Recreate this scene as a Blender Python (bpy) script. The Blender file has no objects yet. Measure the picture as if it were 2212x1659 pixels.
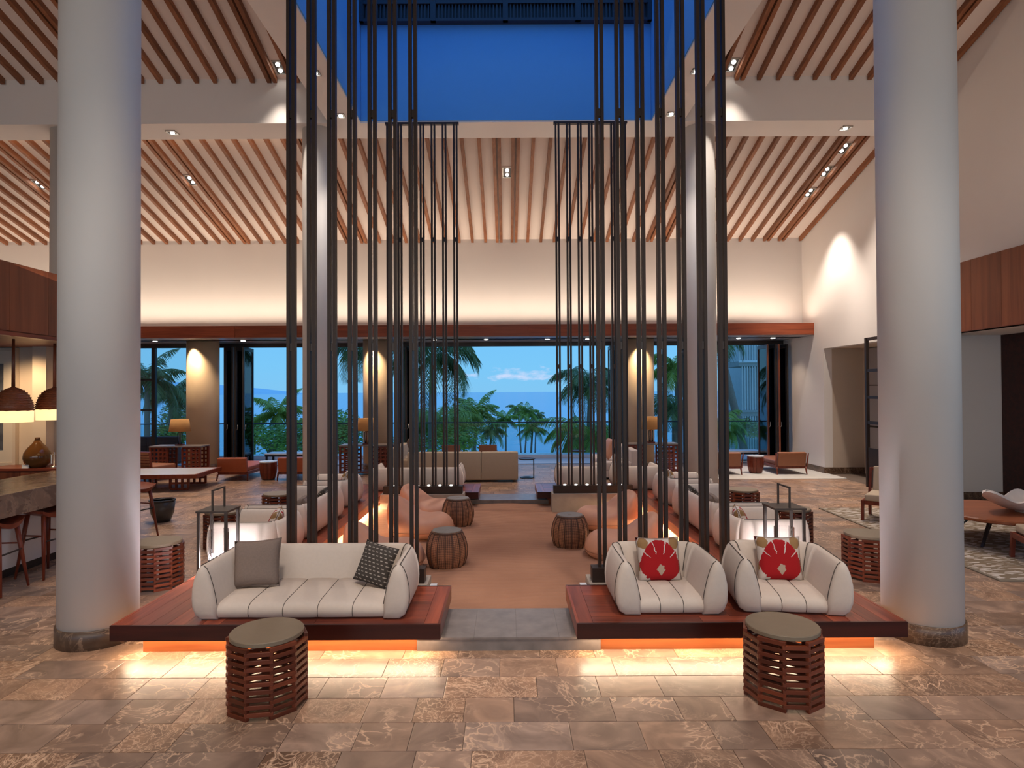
import bpy, bmesh, math, random
from mathutils import Vector, Matrix, Euler
random.seed(7)
scene = bpy.context.scene
COL = scene.collection
R = math.radians

# ------------------------------------------------------------------ camera
cam_d = bpy.data.cameras.new('camera')
cam_d.sensor_width = 36.0
cam_d.lens = 1340.0 / 2212.0 * 36.0
cam_d.shift_x = 0.0045
cam_d.shift_y = 0.0003
cam_d.clip_end = 60000.0
cam = bpy.data.objects.new('camera', cam_d)
COL.objects.link(cam)
cam.matrix_world = Matrix.Translation((0, 0, 2.0)) @ Matrix.Rotation(R(90.7), 4, 'X') @ Matrix.Rotation(R(-0.30), 4, 'Z')
scene.camera = cam

# ------------------------------------------------------------------ colour management
vs = scene.view_settings
scene.display_settings.display_device = 'sRGB'
vs.view_transform = 'Standard'
vs.look = 'None'
vs.gamma = 1.0
vs.use_curve_mapping = False
vs.exposure = 0.40

# ------------------------------------------------------------------ world: dusk sky over the sea
world = bpy.data.worlds.new('dusk_sky')
scene.world = world
world.use_nodes = True
wn = world.node_tree.nodes
wl = world.node_tree.links
wn.clear()
w_out = wn.new('ShaderNodeOutputWorld')
w_bg = wn.new('ShaderNodeBackground')
w_tc = wn.new('ShaderNodeTexCoord')
w_sep = wn.new('ShaderNodeSeparateXYZ')
wl.new(w_tc.outputs['Generated'], w_sep.inputs[0])
w_ramp = wn.new('ShaderNodeValToRGB')
cr = w_ramp.color_ramp
cr.elements[0].position = 0.0
cr.elements[0].color = (0.21, 0.54, 0.85, 1)
cr.elements[1].position = 1.0
cr.elements[1].color = (0.12, 0.38, 1.00, 1)
for pos, c in ((0.04, (0.19, 0.55, 0.89, 1)), (0.12, (0.16, 0.52, 0.93, 1)), (0.40, (0.13, 0.44, 0.98, 1))):
    e = cr.elements.new(pos)
    e.color = c
wl.new(w_sep.outputs['Z'], w_ramp.inputs[0])
w_map = wn.new('ShaderNodeMapping')
w_map.inputs['Scale'].default_value = (9, 9, 26)
w_map.inputs['Location'].default_value = (2.3, 0.4, 0.0)
wl.new(w_tc.outputs['Generated'], w_map.inputs[0])
w_noise = wn.new('ShaderNodeTexNoise')
w_noise.inputs['Scale'].default_value = 3.4
w_noise.inputs['Detail'].default_value = 8
w_noise.inputs['Roughness'].default_value = 0.55
wl.new(w_map.outputs[0], w_noise.inputs['Vector'])
def wmath(op, a, b=None, clamp=False):
    n = wn.new('ShaderNodeMath')
    n.operation = op
    n.use_clamp = clamp
    for i, v in enumerate((a, b)):
        if v is None:
            continue
        if isinstance(v, (int, float)):
            n.inputs[i].default_value = v
        else:
            wl.new(v, n.inputs[i])
    return n.outputs[0]
band = wmath('SUBTRACT', 1.0, wmath('ABSOLUTE', wmath('DIVIDE', wmath('SUBTRACT', w_sep.outputs['Z'], 0.026), 0.026)), True)
az = wmath('SUBTRACT', 1.0, wmath('ABSOLUTE', wmath('DIVIDE', wmath('SUBTRACT', w_sep.outputs['X'], 0.02), 0.16)), True)
mask = wmath('ADD', wmath('MULTIPLY', band, 0.14), wmath('MULTIPLY', wmath('MULTIPLY', az, band), 0.30))
cl = wmath('MULTIPLY', wmath('SUBTRACT', wmath('ADD', w_noise.outputs['Fac'], mask), 0.78), 5.0, True)
w_mix = wn.new('ShaderNodeMix')
w_mix.data_type = 'RGBA'
wl.new(cl, w_mix.inputs[0])
wl.new(w_ramp.outputs[0], w_mix.inputs[6])
w_mix.inputs[7].default_value = (0.56, 0.68, 0.93, 1)
wl.new(w_mix.outputs[2], w_bg.inputs['Color'])
w_bg.inputs['Strength'].default_value = 0.80
wl.new(w_bg.outputs[0], w_out.inputs[0])

# ------------------------------------------------------------------ lights of the room and added fill lamps
WARM = (1.0, 0.74, 0.52)
SOFT = (1.0, 0.86, 0.74)
def area(name, loc, target, sx, sy, power, col=SOFT):
    d = bpy.data.lights.new(name, 'AREA')
    d.shape = 'RECTANGLE'
    d.size = sx
    d.size_y = sy
    d.energy = power
    d.color = col
    o = bpy.data.objects.new(name, d)
    COL.objects.link(o)
    o.location = loc
    o.rotation_euler = (Vector(target) - Vector(loc)).to_track_quat('-Z', 'Y').to_euler()
    return o
def spot(name, loc, target, power, angle=60, blend=0.6, col=SOFT, rad=0.06):
    d = bpy.data.lights.new(name, 'SPOT')
    d.energy = power
    d.color = col
    d.spot_size = R(angle)
    d.spot_blend = blend
    d.shadow_soft_size = rad
    o = bpy.data.objects.new(name, d)
    COL.objects.link(o)
    o.location = loc
    o.rotation_euler = (Vector(target) - Vector(loc)).to_track_quat('-Z', 'Y').to_euler()
    return o
def point(name, loc, power, col=WARM, rad=0.05):
    d = bpy.data.lights.new(name, 'POINT')
    d.energy = power
    d.color = col
    d.shadow_soft_size = rad
    o = bpy.data.objects.new(name, d)
    COL.objects.link(o)
    o.location = loc
    return o
def strip_y(name, loc, tilt, length, width, power, col):
    """long lamp running along Y, facing down and tilted sideways"""
    d = bpy.data.lights.new(name, 'AREA')
    d.shape = 'RECTANGLE'
    d.size = width
    d.size_y = length
    d.energy = power
    d.color = col
    o = bpy.data.objects.new(name, d)
    COL.objects.link(o)
    o.location = loc
    o.rotation_euler = (0, tilt, 0)
    return o
# big ceiling lamps of the lobby under the ridge, in front of the skylight
for sx in (-1, 1):
    spot('lobby_ceiling_spot', (sx * 1.5, 2.4, 8.7), (sx * 1.75, 4.7, 0), 800, 44, 0.7, SOFT, 0.35)
    spot('lobby_floor_spot', (sx * 5.6, 2.2, 8.2), (sx * 4.6, 5.0, 0), 420, 42, 0.8, SOFT, 0.3)
area('added_front_fill', (0, -5.6, 3.6), (0, 6.0, 1.4), 15.0, 2.4, 240)  # fill lamp added behind the camera to light the columns evenly
# unseen uplights added over bar canopy and right header to brighten the upper ceiling
area('added_canopy_uplight', (-6.6, 6.4, 3.46), (-6.4, 6.9, 8.0), 2.4, 4.0, 26, WARM)
area('added_header_uplight', (7.2, 7.5, 4.25), (6.2, 7.9, 8.5), 0.5, 5.5, 20, WARM)
# warm cove running along the top of the wood fascia, washing wall and sloped ceiling
area('fascia_cove_light', (-3.2, 15.47, 3.76), (-3.2, 15.32, 6.0), 21.0, 0.10, 165, (1.0, 0.80, 0.62))
# sloped ceiling washed from the beam ledge
area('beam_cove_light_left', (-8.6, 11.6, 7.0), (-8.6, 13.5, 6.9), 10.5, 0.08, 34, WARM)

# ------------------------------------------------------------------ materials
MATS = {}
def new_mat(name):
    m = bpy.data.materials.new(name)
    m.use_nodes = True
    nt = m.node_tree
    b = nt.nodes['Principled BSDF']
    MATS[name] = m
    return m, nt, b
def setp(b, base=None, rough=None, metal=None, spec=None, coat=None):
    if base is not None: b.inputs['Base Color'].default_value = (*base, 1)
    if rough is not None: b.inputs['Roughness'].default_value = rough
    if metal is not None: b.inputs['Metallic'].default_value = metal
    if spec is not None: b.inputs['Specular IOR Level'].default_value = spec
    if coat is not None: b.inputs['Coat Weight'].default_value = coat
def plain(name, base, rough=0.6, metal=0.0, var=0.06, vscale=6.0, bump=0.0, bscale=60.0, spec=0.5):
    m, nt, b = new_mat(name)
    setp(b, base, rough, metal, spec)
    n = nt.nodes.new('ShaderNodeTexNoise')
    tc = nt.nodes.new('ShaderNodeTexCoord')
    nt.links.new(tc.outputs['Object'], n.inputs['Vector'])
    n.inputs['Scale'].default_value = vscale
    n.inputs['Detail'].default_value = 4
    mx = nt.nodes.new('ShaderNodeMix')
    mx.data_type = 'RGBA'
    nt.links.new(n.outputs['Fac'], mx.inputs[0])
    mx.inputs[6].default_value = (*[c * (1 - var) for c in base], 1)
    mx.inputs[7].default_value = (*[c * (1 + var) for c in base], 1)
    nt.links.new(mx.outputs[2], b.inputs['Base Color'])
    if bump:
        n2 = nt.nodes.new('ShaderNodeTexNoise')
        nt.links.new(tc.outputs['Object'], n2.inputs['Vector'])
        n2.inputs['Scale'].default_value = bscale
        n2.inputs['Detail'].default_value = 3
        bp = nt.nodes.new('ShaderNodeBump')
        bp.inputs['Strength'].default_value = bump
        bp.inputs['Distance'].default_value = 0.01
        nt.links.new(n2.outputs['Fac'], bp.inputs['Height'])
        nt.links.new(bp.outputs[0], b.inputs['Normal'])
    return m
def emis(name, col, strength):
    m, nt, b = new_mat(name)
    setp(b, col, 0.5)
    b.inputs['Emission Color'].default_value = (*col, 1)
    b.inputs['Emission Strength'].default_value = strength
    return m
def wood(name, c1, c2, axis, rough=0.35, grain=16.0, vary=0.35):
    m, nt, b = new_mat(name)
    setp(b, c1, rough, 0, 0.4)
    L = nt.links.new
    tc = nt.nodes.new('ShaderNodeTexCoord')
    oi = nt.nodes.new('ShaderNodeObjectInfo')
    mp = nt.nodes.new('ShaderNodeMapping')
    sc = [grain] * 3
    sc[axis] = grain * 0.06
    mp.inputs['Scale'].default_value = sc
    L(tc.outputs['Object'], mp.inputs['Vector'])
    cb = nt.nodes.new('ShaderNodeVectorMath')
    cb.operation = 'SCALE'
    cb.inputs[0].default_value = (37.0, 61.0, 23.0)
    L(oi.outputs['Random'], cb.inputs['Scale'])
    ad = nt.nodes.new('ShaderNodeVectorMath')
    L(mp.outputs[0], ad.inputs[0])
    L(cb.outputs[0], ad.inputs[1])
    n = nt.nodes.new('ShaderNodeTexNoise')
    L(ad.outputs[0], n.inputs['Vector'])
    n.inputs['Scale'].default_value = 1.0
    n.inputs['Detail'].default_value = 6
    n.inputs['Distortion'].default_value = 0.6
    rp = nt.nodes.new('ShaderNodeValToRGB')
    rp.color_ramp.elements[0].position = 0.3
    rp.color_ramp.elements[0].color = (*c1, 1)
    rp.color_ramp.elements[1].position = 0.72
    rp.color_ramp.elements[1].color = (*c2, 1)
    L(n.outputs['Fac'], rp.inputs[0])
    mr = nt.nodes.new('ShaderNodeMapRange')
    mr.inputs['To Min'].default_value = 1 - vary
    mr.inputs['To Max'].default_value = 1 + vary
    L(oi.outputs['Random'], mr.inputs['Value'])
    hs = nt.nodes.new('ShaderNodeHueSaturation')
    L(rp.outputs[0], hs.inputs['Color'])
    L(mr.outputs[0], hs.inputs['Value'])
    L(hs.outputs[0], b.inputs['Base Color'])
    return m
def marble(name, tone=1.0, rough=0.2):
    m, nt, b = new_mat(name)
    setp(b, (0.3, 0.2, 0.13), rough, 0, 0.5)
    L = nt.links.new
    geo = nt.nodes.new('ShaderNodeNewGeometry')
    oi = nt.nodes.new('ShaderNodeObjectInfo')
    def mth(op, a, c=None, clamp=False):
        n = nt.nodes.new('ShaderNodeMath')
        n.operation = op
        n.use_clamp = clamp
        for i, v in enumerate((a, c)):
            if v is None: continue
            if isinstance(v, (int, float)): n.inputs[i].default_value = v
            else: L(v, n.inputs[i])
        return n.outputs[0]
    rnd = mth('FRACT', mth('ADD', oi.outputs['Random'], mth('MULTIPLY', geo.outputs['Random Per Island'], 7.13)))
    rnd2 = mth('FRACT', mth('MULTIPLY', rnd, 17.7))
    rnd3 = mth('FRACT', mth('MULTIPLY', rnd, 43.3))
    cs = nt.nodes.new('ShaderNodeVectorMath')
    cs.operation = 'SCALE'
    cs.inputs[0].default_value = (91.0, 57.0, 33.0)
    L(rnd, cs.inputs['Scale'])
    ad = nt.nodes.new('ShaderNodeVectorMath')
    L(geo.outputs['Position'], ad.inputs[0])
    L(cs.outputs[0], ad.inputs[1])
    n1 = nt.nodes.new('ShaderNodeTexNoise')
    n1.inputs['Scale'].default_value = 3.2
    n1.inputs['Detail'].default_value = 7
    n1.inputs['Distortion'].default_value = 1.6
    L(ad.outputs[0], n1.inputs['Vector'])
    dist = nt.nodes.new('ShaderNodeVectorMath')
    dist.operation = 'SCALE'
    L(n1.outputs['Color'], dist.inputs[0])
    dist.inputs['Scale'].default_value = 0.55
    ad2 = nt.nodes.new('ShaderNodeVectorMath')
    L(ad.outputs[0], ad2.inputs[0])
    L(dist.outputs[0], ad2.inputs[1])
    vo = nt.nodes.new('ShaderNodeTexVoronoi')
    vo.feature = 'DISTANCE_TO_EDGE'
    vo.inputs['Scale'].default_value = 5.0
    L(ad2.outputs[0], vo.inputs['Vector'])
    vo2 = nt.nodes.new('ShaderNodeTexVoronoi')
    vo2.feature = 'DISTANCE_TO_EDGE'
    vo2.inputs['Scale'].default_value = 13.0
    L(ad2.outputs[0], vo2.inputs['Vector'])
    ve = mth('SUBTRACT', 1.0, mth('MULTIPLY', vo.outputs['Distance'], 16.0), True)
    ve2 = mth('SUBTRACT', 1.0, mth('MULTIPLY', vo2.outputs['Distance'], 12.0), True)
    nm = nt.nodes.new('ShaderNodeTexNoise')
    nm.inputs['Scale'].default_value = 2.0
    nm.inputs['Detail'].default_value = 3
    L(ad.outputs[0], nm.inputs['Vector'])
    gate = mth('MULTIPLY', mth('SUBTRACT', nm.outputs['Fac'], 0.44), 6.0, True)
    g2 = mth('MULTIPLY', mth('SUBTRACT', rnd2, 0.62), 3.0, True)
    vein = mth('ADD', mth('MULTIPLY', mth('MULTIPLY', ve, gate), 0.85), mth('MULTIPLY', mth('MULTIPLY', ve2, g2), 0.8), True)
    rp = nt.nodes.new('ShaderNodeValToRGB')
    e = rp.color_ramp.elements
    e[0].position = 0.25
    e[0].color = (0.115 * tone, 0.070 * tone, 0.048 * tone, 1)
    e[1].position = 0.8
    e[1].color = (0.33 * tone, 0.205 * tone, 0.135 * tone, 1)
    x = e.new(0.52)
    x.color = (0.205 * tone, 0.127 * tone, 0.086 * tone, 1)
    L(n1.outputs['Fac'], rp.inputs[0])
    hs = nt.nodes.new('ShaderNodeHueSaturation')
    L(rp.outputs[0], hs.inputs['Color'])
    L(mth('ADD', mth('MULTIPLY', rnd3, 0.5), 0.76), hs.inputs['Value'])
    L(mth('ADD', mth('MULTIPLY', rnd2, 0.35), 0.80), hs.inputs['Saturation'])
    mx = nt.nodes.new('ShaderNodeMix')
    mx.data_type = 'RGBA'
    L(vein, mx.inputs[0])
    L(hs.outputs[0], mx.inputs[6])
    mx.inputs[7].default_value = (0.55 * tone, 0.37 * tone, 0.25 * tone, 1)
    L(mx.outputs[2], b.inputs['Base Color'])
    L(mth('ADD', mth('MULTIPLY', n1.outputs['Fac'], 0.18), rough), b.inputs['Roughness'])
    return m

plain('wall_paint', (0.82, 0.78, 0.745), 0.85, var=0.02, vscale=2)
plain('ceiling_paint', (0.84, 0.75, 0.69), 0.9, var=0.02, vscale=2)
plain('column_paint', (0.68, 0.655, 0.625), 0.55, var=0.025, vscale=3, bump=0.04, bscale=30)
plain('column_warm_lit', (0.60, 0.47, 0.33), 0.55, var=0.025, vscale=3)  # column paint with the warm spotlight tone put into its colour
plain('tan_paint', (0.60, 0.50, 0.40), 0.85, var=0.03)
plain('soffit_paint', (0.40, 0.39, 0.41), 0.32, var=0.04)
plain('dark_metal', (0.030, 0.017, 0.012), 0.45, 0.0, var=0.15, spec=0.35)
plain('door_metal', (0.035, 0.028, 0.026), 0.40, 0.3, var=0.15)
plain('blue_black_metal', (0.02, 0.028, 0.05), 0.5, 0.2, var=0.1)
plain('steel', (0.55, 0.53, 0.50), 0.3, 0.9, var=0.05)
plain('bronze', (0.06, 0.047, 0.038), 0.45, 0.2, var=0.12, vscale=14)
plain('concrete', (0.36, 0.30, 0.25), 0.75, var=0.18, vscale=9, bump=0.15, bscale=40)
plain('joint', (0.14, 0.10, 0.075), 0.9, var=0.1)
plain('cream_fabric', (0.69, 0.59, 0.505), 0.95, var=0.05, vscale=40, bump=0.12, bscale=420)
plain('beige_fabric', (0.50, 0.40, 0.29), 0.95, var=0.05, vscale=30, bump=0.1, bscale=300)
plain('pale_fabric', (0.62, 0.55, 0.52), 0.95, var=0.05, vscale=30, bump=0.1, bscale=300)
plain('seam_thread', (0.09, 0.075, 0.065), 0.9, var=0.1)
plain('taupe_linen', (0.235, 0.175, 0.145), 0.98, var=0.16, vscale=70, bump=0.3, bscale=260)
plain('orange_leather', (0.42, 0.10, 0.035), 0.5, var=0.12, vscale=10)
plain('brown_leather', (0.30, 0.11, 0.05), 0.5, var=0.12, vscale=10)
plain('dark_upholstery', (0.05, 0.03, 0.03), 0.8, var=0.1)
plain('pod_leather', (0.56, 0.275, 0.175), 0.55, var=0.13, vscale=6, bump=0.06, bscale=30)
plain('table_stone', (0.25, 0.19, 0.125), 0.55, var=0.08, vscale=14)
plain('grey_stone', (0.21, 0.18, 0.165), 0.35, var=0.45, vscale=9)
plain('white_stone', (0.72, 0.74, 0.78), 0.25, var=0.04, vscale=5)
plain('terrace_stone', (0.58, 0.55, 0.52), 0.4, var=0.06, vscale=4)
plain('ceramic_shell', (0.72, 0.66, 0.63), 0.55, var=0.12, vscale=12, bump=0.2, bscale=50)
plain('amber_glass', (0.12, 0.05, 0.015), 0.08, var=0.2, vscale=8)
plain('pot_glaze', (0.05, 0.042, 0.038), 0.35, var=0.15)
plain('grey_door', (0.36, 0.35, 0.37), 0.4, var=0.03)
plain('mat_board', (0.66, 0.58, 0.48), 0.9, var=0.02)
plain('shade_linen', (0.62, 0.33, 0.12), 0.9, var=0.05, vscale=30)
plain('trunk_bark', (0.27, 0.20, 0.15), 0.9, var=0.25, vscale=14, bump=0.4, bscale=30)
plain('frond_green', (0.30, 0.36, 0.045), 0.55, var=0.5, vscale=1.3)
plain('frond_dark', (0.15, 0.19, 0.05), 0.55, var=0.45, vscale=1.5)
plain('leaf_green', (0.28, 0.38, 0.05), 0.6, var=0.5, vscale=1.2)
plain('leaf_olive', (0.32, 0.30, 0.07), 0.6, var=0.45, vscale=1.2)
plain('garden_ground', (0.06, 0.10, 0.035), 0.95, var=0.3, vscale=0.3)
plain('island_haze', (0.66, 0.82, 0.86), 1.0, var=0.08, vscale=0.002, spec=0.0)
plain('far_building', (0.62, 0.60, 0.56), 0.8, var=0.08)
plain('far_slat', (0.38, 0.36, 0.33), 0.7, var=0.1)
plain('white_trim', (0.75, 0.75, 0.74), 0.6, var=0.02)
wood('mahogany_x', (0.14, 0.024, 0.012), (0.36, 0.080, 0.036), 0, 0.30)
wood('mahogany_y', (0.14, 0.024, 0.012), (0.36, 0.080, 0.036), 1, 0.30)
wood('mahogany_z', (0.11, 0.028, 0.013), (0.25, 0.075, 0.034), 2, 0.38)
wood('fascia_wood', (0.17, 0.034, 0.013), (0.32, 0.075, 0.028), 0, 0.35, vary=0.2)
wood('dark_mahogany', (0.022, 0.004, 0.003), (0.055, 0.010, 0.006), 0, 0.28, vary=0.15)
wood('plinth_wood', (0.24, 0.060, 0.015), (0.40, 0.12, 0.035), 0, 0.4, vary=0.1)
wood('header_wood', (0.16, 0.042, 0.016), (0.27, 0.080, 0.031), 2, 0.4, 10.0, vary=0.12)
wood('batten_wood', (0.19, 0.068, 0.028), (0.34, 0.135, 0.06), 1, 0.5, vary=0.25)
wood('slat_wood', (0.10, 0.020, 0.009), (0.215, 0.050, 0.020), 0, 0.33, vary=0.3)
wood('table_wood', (0.30, 0.085, 0.03), (0.45, 0.15, 0.06), 0, 0.3, vary=0.05)
wood('stool_wood', (0.125, 0.020, 0.010), (0.22, 0.046, 0.020), 2, 0.35, vary=0.15)
marble('floor_marble', 1.4, 0.27)
marble('base_marble', 0.6, 0.22)
marble('bar_marble', 0.72, 0.18)

# sand
m, nt, b = new_mat('sand')
setp(b, (0.47, 0.26, 0.165), 0.95, 0, 0.2)
tc = nt.nodes.new('ShaderNodeTexCoord')
n = nt.nodes.new('ShaderNodeTexNoise')
n.inputs['Scale'].default_value = 1.1
n.inputs['Detail'].default_value = 8
nt.links.new(tc.outputs['Object'], n.inputs['Vector'])
rp = nt.nodes.new('ShaderNodeValToRGB')
rp.color_ramp.elements[0].position = 0.3
rp.color_ramp.elements[0].color = (0.30, 0.150, 0.095, 1)
rp.color_ramp.elements[1].position = 0.75
rp.color_ramp.elements[1].color = (0.44, 0.232, 0.145, 1)
nt.links.new(n.outputs['Fac'], rp.inputs[0])
nt.links.new(rp.outputs[0], b.inputs['Base Color'])
n2 = nt.nodes.new('ShaderNodeTexNoise')
n2.inputs['Scale'].default_value = 240
bp = nt.nodes.new('ShaderNodeBump')
bp.inputs['Strength'].default_value = 0.35
bp.inputs['Distance'].default_value = 0.01
nt.links.new(tc.outputs['Object'], n2.inputs['Vector'])
nt.links.new(n2.outputs['Fac'], bp.inputs['Height'])
nt.links.new(bp.outputs[0], b.inputs['Normal'])

# sea
m, nt, b = new_mat('sea_water')
setp(b, (0.02, 0.17, 0.44), 0.18, 0, 0.5)
tc = nt.nodes.new('ShaderNodeTexCoord')
mp = nt.nodes.new('ShaderNodeMapping')
mp.inputs['Scale'].default_value = (0.004, 0.02, 1)
n = nt.nodes.new('ShaderNodeTexNoise')
n.inputs['Scale'].default_value = 3
n.inputs['Detail'].default_value = 5
nt.links.new(tc.outputs['Object'], mp.inputs[0])
nt.links.new(mp.outputs[0], n.inputs['Vector'])
rp = nt.nodes.new('ShaderNodeValToRGB')
rp.color_ramp.elements[0].position = 0.35
rp.color_ramp.elements[0].color = (0.05, 0.33, 0.62, 1)
rp.color_ramp.elements[1].position = 0.7
rp.color_ramp.elements[1].color = (0.09, 0.40, 0.70, 1)
nt.links.new(n.outputs['Fac'], rp.inputs[0])
nt.links.new(rp.outputs[0], b.inputs['Base Color'])

# glass that lets the daylight through
def glass(name, tint, refl=0.06):
    m, nt, b = new_mat(name)
    nt.nodes.remove(b)
    out = nt.nodes['Material Output']
    tr = nt.nodes.new('ShaderNodeBsdfTransparent')
    tr.inputs['Color'].default_value = (*tint, 1)
    gl = nt.nodes.new('ShaderNodeBsdfGlossy')
    gl.inputs['Roughness'].default_value = 0.02
    mx = nt.nodes.new('ShaderNodeMixShader')
    fr = nt.nodes.new('ShaderNodeFresnel')
    fr.inputs['IOR'].default_value = 1.45
    nt.links.new(fr.outputs[0], mx.inputs[0])
    nt.links.new(tr.outputs[0], mx.inputs[1])
    nt.links.new(gl.outputs[0], mx.inputs[2])
    nt.links.new(mx.outputs[0], out.inputs[0])
glass('window_glass', (0.93, 0.96, 0.97))
glass('rail_glass', (0.80, 0.90, 0.90))
glass('clear_glass', (0.97, 0.97, 0.97))

# dark cushion with rows of white stitches
m, nt, b = new_mat('stitched_cloth')
setp(b, (0.06, 0.05, 0.042), 0.95)
tc = nt.nodes.new('ShaderNodeTexCoord')
mp = nt.nodes.new('ShaderNodeMapping')
mp.inputs['Scale'].default_value = (24, 34, 1)
nt.links.new(tc.outputs['Object'], mp.inputs[0])
br = nt.nodes.new('ShaderNodeTexBrick')
br.inputs['Scale'].default_value = 1.0
br.inputs['Mortar Size'].default_value = 0.0
br.inputs['Brick Width'].default_value = 1.0
br.inputs['Row Height'].default_value = 1.0
sp = nt.nodes.new('ShaderNodeSeparateXYZ')
nt.links.new(mp.outputs[0], sp.inputs[0])
def nmath(nt, op, a, c=None, clamp=False):
    n = nt.nodes.new('ShaderNodeMath')
    n.operation = op
    n.use_clamp = clamp
    for i, v in enumerate((a, c)):
        if v is None: continue
        if isinstance(v, (int, float)): n.inputs[i].default_value = v
        else: nt.links.new(v, n.inputs[i])
    return n.outputs[0]
row = nmath(nt, 'FLOOR', sp.outputs['Y'])
shx = nmath(nt, 'ADD', sp.outputs['X'], nmath(nt, 'MULTIPLY', row, 0.37))
a1 = nmath(nt, 'LESS_THAN', nmath(nt, 'FRACT', shx), 0.52)
a2 = nmath(nt, 'LESS_THAN', nmath(nt, 'FRACT', sp.outputs['Y']), 0.26)
mx = nt.nodes.new('ShaderNodeMix')
mx.data_type = 'RGBA'
nt.links.new(nmath(nt, 'MULTIPLY', a1, a2), mx.inputs[0])
mx.inputs[6].default_value = (0.062, 0.05, 0.042, 1)
mx.inputs[7].default_value = (0.42, 0.37, 0.32, 1)
nt.links.new(mx.outputs[2], b.inputs['Base Color'])

# red ikat cushion print, drawn in the cushion's own coordinates
m, nt, b = new_mat('ikat_print')
setp(b, (0.6, 0.55, 0.5), 0.95)
tc = nt.nodes.new('ShaderNodeTexCoord')
nz = nt.nodes.new('ShaderNodeTexNoise')
nz.inputs['Scale'].default_value = 30
nt.links.new(tc.outputs['Object'], nz.inputs['Vector'])
sp = nt.nodes.new('ShaderNodeSeparateXYZ')
nt.links.new(tc.outputs['Object'], sp.inputs[0])
jit = nmath(nt, 'MULTIPLY', nmath(nt, 'SUBTRACT', nz.outputs['Fac'], 0.5), 0.16)
U = nmath(nt, 'ADD', nmath(nt, 'MULTIPLY', sp.outputs['X'], 5.0), jit)
V = nmath(nt, 'ADD', nmath(nt, 'MULTIPLY', sp.outputs['Y'], 5.0), jit)
V0 = nmath(nt, 'ADD', V, 0.36)
rr = nmath(nt, 'SQRT', nmath(nt, 'ADD', nmath(nt, 'MULTIPLY', U, U), nmath(nt, 'MULTIPLY', V0, V0)))
th = nmath(nt, 'ARCTAN2', U, V0)
wob = nmath(nt, 'MULTIPLY', nmath(nt, 'COSINE', nmath(nt, 'MULTIPLY', th, 10.0)), 0.06)
up = nmath(nt, 'MULTIPLY', nmath(nt, 'MAXIMUM', nmath(nt, 'COSINE', th), 0.0), 0.24)
lim = nmath(nt, 'ADD', nmath(nt, 'ADD', 0.80, up), nmath(nt, 'MULTIPLY', wob, nmath(nt, 'MAXIMUM', nmath(nt, 'COSINE', th), 0.0)))
hiV = nmath(nt, 'GREATER_THAN', V, -0.30)
kv = nmath(nt, 'ADD', nmath(nt, 'MULTIPLY', hiV, 1 / 1.12 - 1 / 0.66), 1 / 0.66)
ev = nmath(nt, 'MULTIPLY', nmath(nt, 'ADD', V, 0.30), kv)
eu = nmath(nt, 'DIVIDE', U, 0.84)
red1 = nmath(nt, 'LESS_THAN', nmath(nt, 'ADD', nmath(nt, 'POWER', nmath(nt, 'ABSOLUTE', eu), 1.8), nmath(nt, 'POWER', nmath(nt, 'ABSOLUTE', ev), 1.8)), 1.0)
strk = nmath(nt, 'LESS_THAN', nmath(nt, 'ABSOLUTE', nmath(nt, 'COSINE', nmath(nt, 'MULTIPLY', th, 6.0))), 0.15)
far = nmath(nt, 'GREATER_THAN', rr, 0.58)
uph = nmath(nt, 'GREATER_THAN', nmath(nt, 'COSINE', th), 0.30)
cut = nmath(nt, 'MULTIPLY', nmath(nt, 'MULTIPLY', strk, far), uph)
dia = nmath(nt, 'LESS_THAN', nmath(nt, 'ADD', nmath(nt, 'MULTIPLY', nmath(nt, 'ABSOLUTE', U), 5.2), nmath(nt, 'MULTIPLY', nmath(nt, 'ABSOLUTE', nmath(nt, 'ADD', V, 0.42)), 4.0)), 1.0)
top = nmath(nt, 'MULTIPLY', nmath(nt, 'GREATER_THAN', V, 0.90), nmath(nt, 'LESS_THAN', nmath(nt, 'ABSOLUTE', U), 0.42))
crn = nmath(nt, 'GREATER_THAN', nmath(nt, 'SUBTRACT', nmath(nt, 'MULTIPLY', V, 0.6), U), 1.38)
red = nmath(nt, 'ADD', nmath(nt, 'MULTIPLY', red1, nmath(nt, 'SUBTRACT', 1.0, nmath(nt, 'MAXIMUM', cut, dia))), nmath(nt, 'ADD', top, crn), True)
du = nmath(nt, 'SUBTRACT', nmath(nt, 'ABSOLUTE', U), 0.66)
dv = nmath(nt, 'SUBTRACT', V, 0.68)
tan1 = nmath(nt, 'LESS_THAN', nmath(nt, 'ADD', nmath(nt, 'MULTIPLY', nmath(nt, 'MULTIPLY', du, du), 14.0), nmath(nt, 'MULTIPLY', nmath(nt, 'MULTIPLY', dv, dv), 8.0)), 0.6)
du2 = nmath(nt, 'SUBTRACT', nmath(nt, 'ABSOLUTE', U), 0.93)
dv2 = nmath(nt, 'SUBTRACT', V, -0.25)
tan2 = nmath(nt, 'LESS_THAN', nmath(nt, 'ADD', nmath(nt, 'MULTIPLY', nmath(nt, 'MULTIPLY', du2, du2), 60.0), nmath(nt, 'MULTIPLY', nmath(nt, 'MULTIPLY', dv2, dv2), 4.0)), 0.5)
mxa = nt.nodes.new('ShaderNodeMix')
mxa.data_type = 'RGBA'
nt.links.new(nmath(nt, 'ADD', nmath(nt, 'ADD', tan1, tan2), nmath(nt, 'MULTIPLY', dia, 0.55), True), mxa.inputs[0])
mxa.inputs[6].default_value = (0.62, 0.55, 0.50, 1)
mxa.inputs[7].default_value = (0.30, 0.17, 0.07, 1)
mxb = nt.nodes.new('ShaderNodeMix')
mxb.data_type = 'RGBA'
nt.links.new(red, mxb.inputs[0])
nt.links.new(mxa.outputs[2], mxb.inputs[6])
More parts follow.
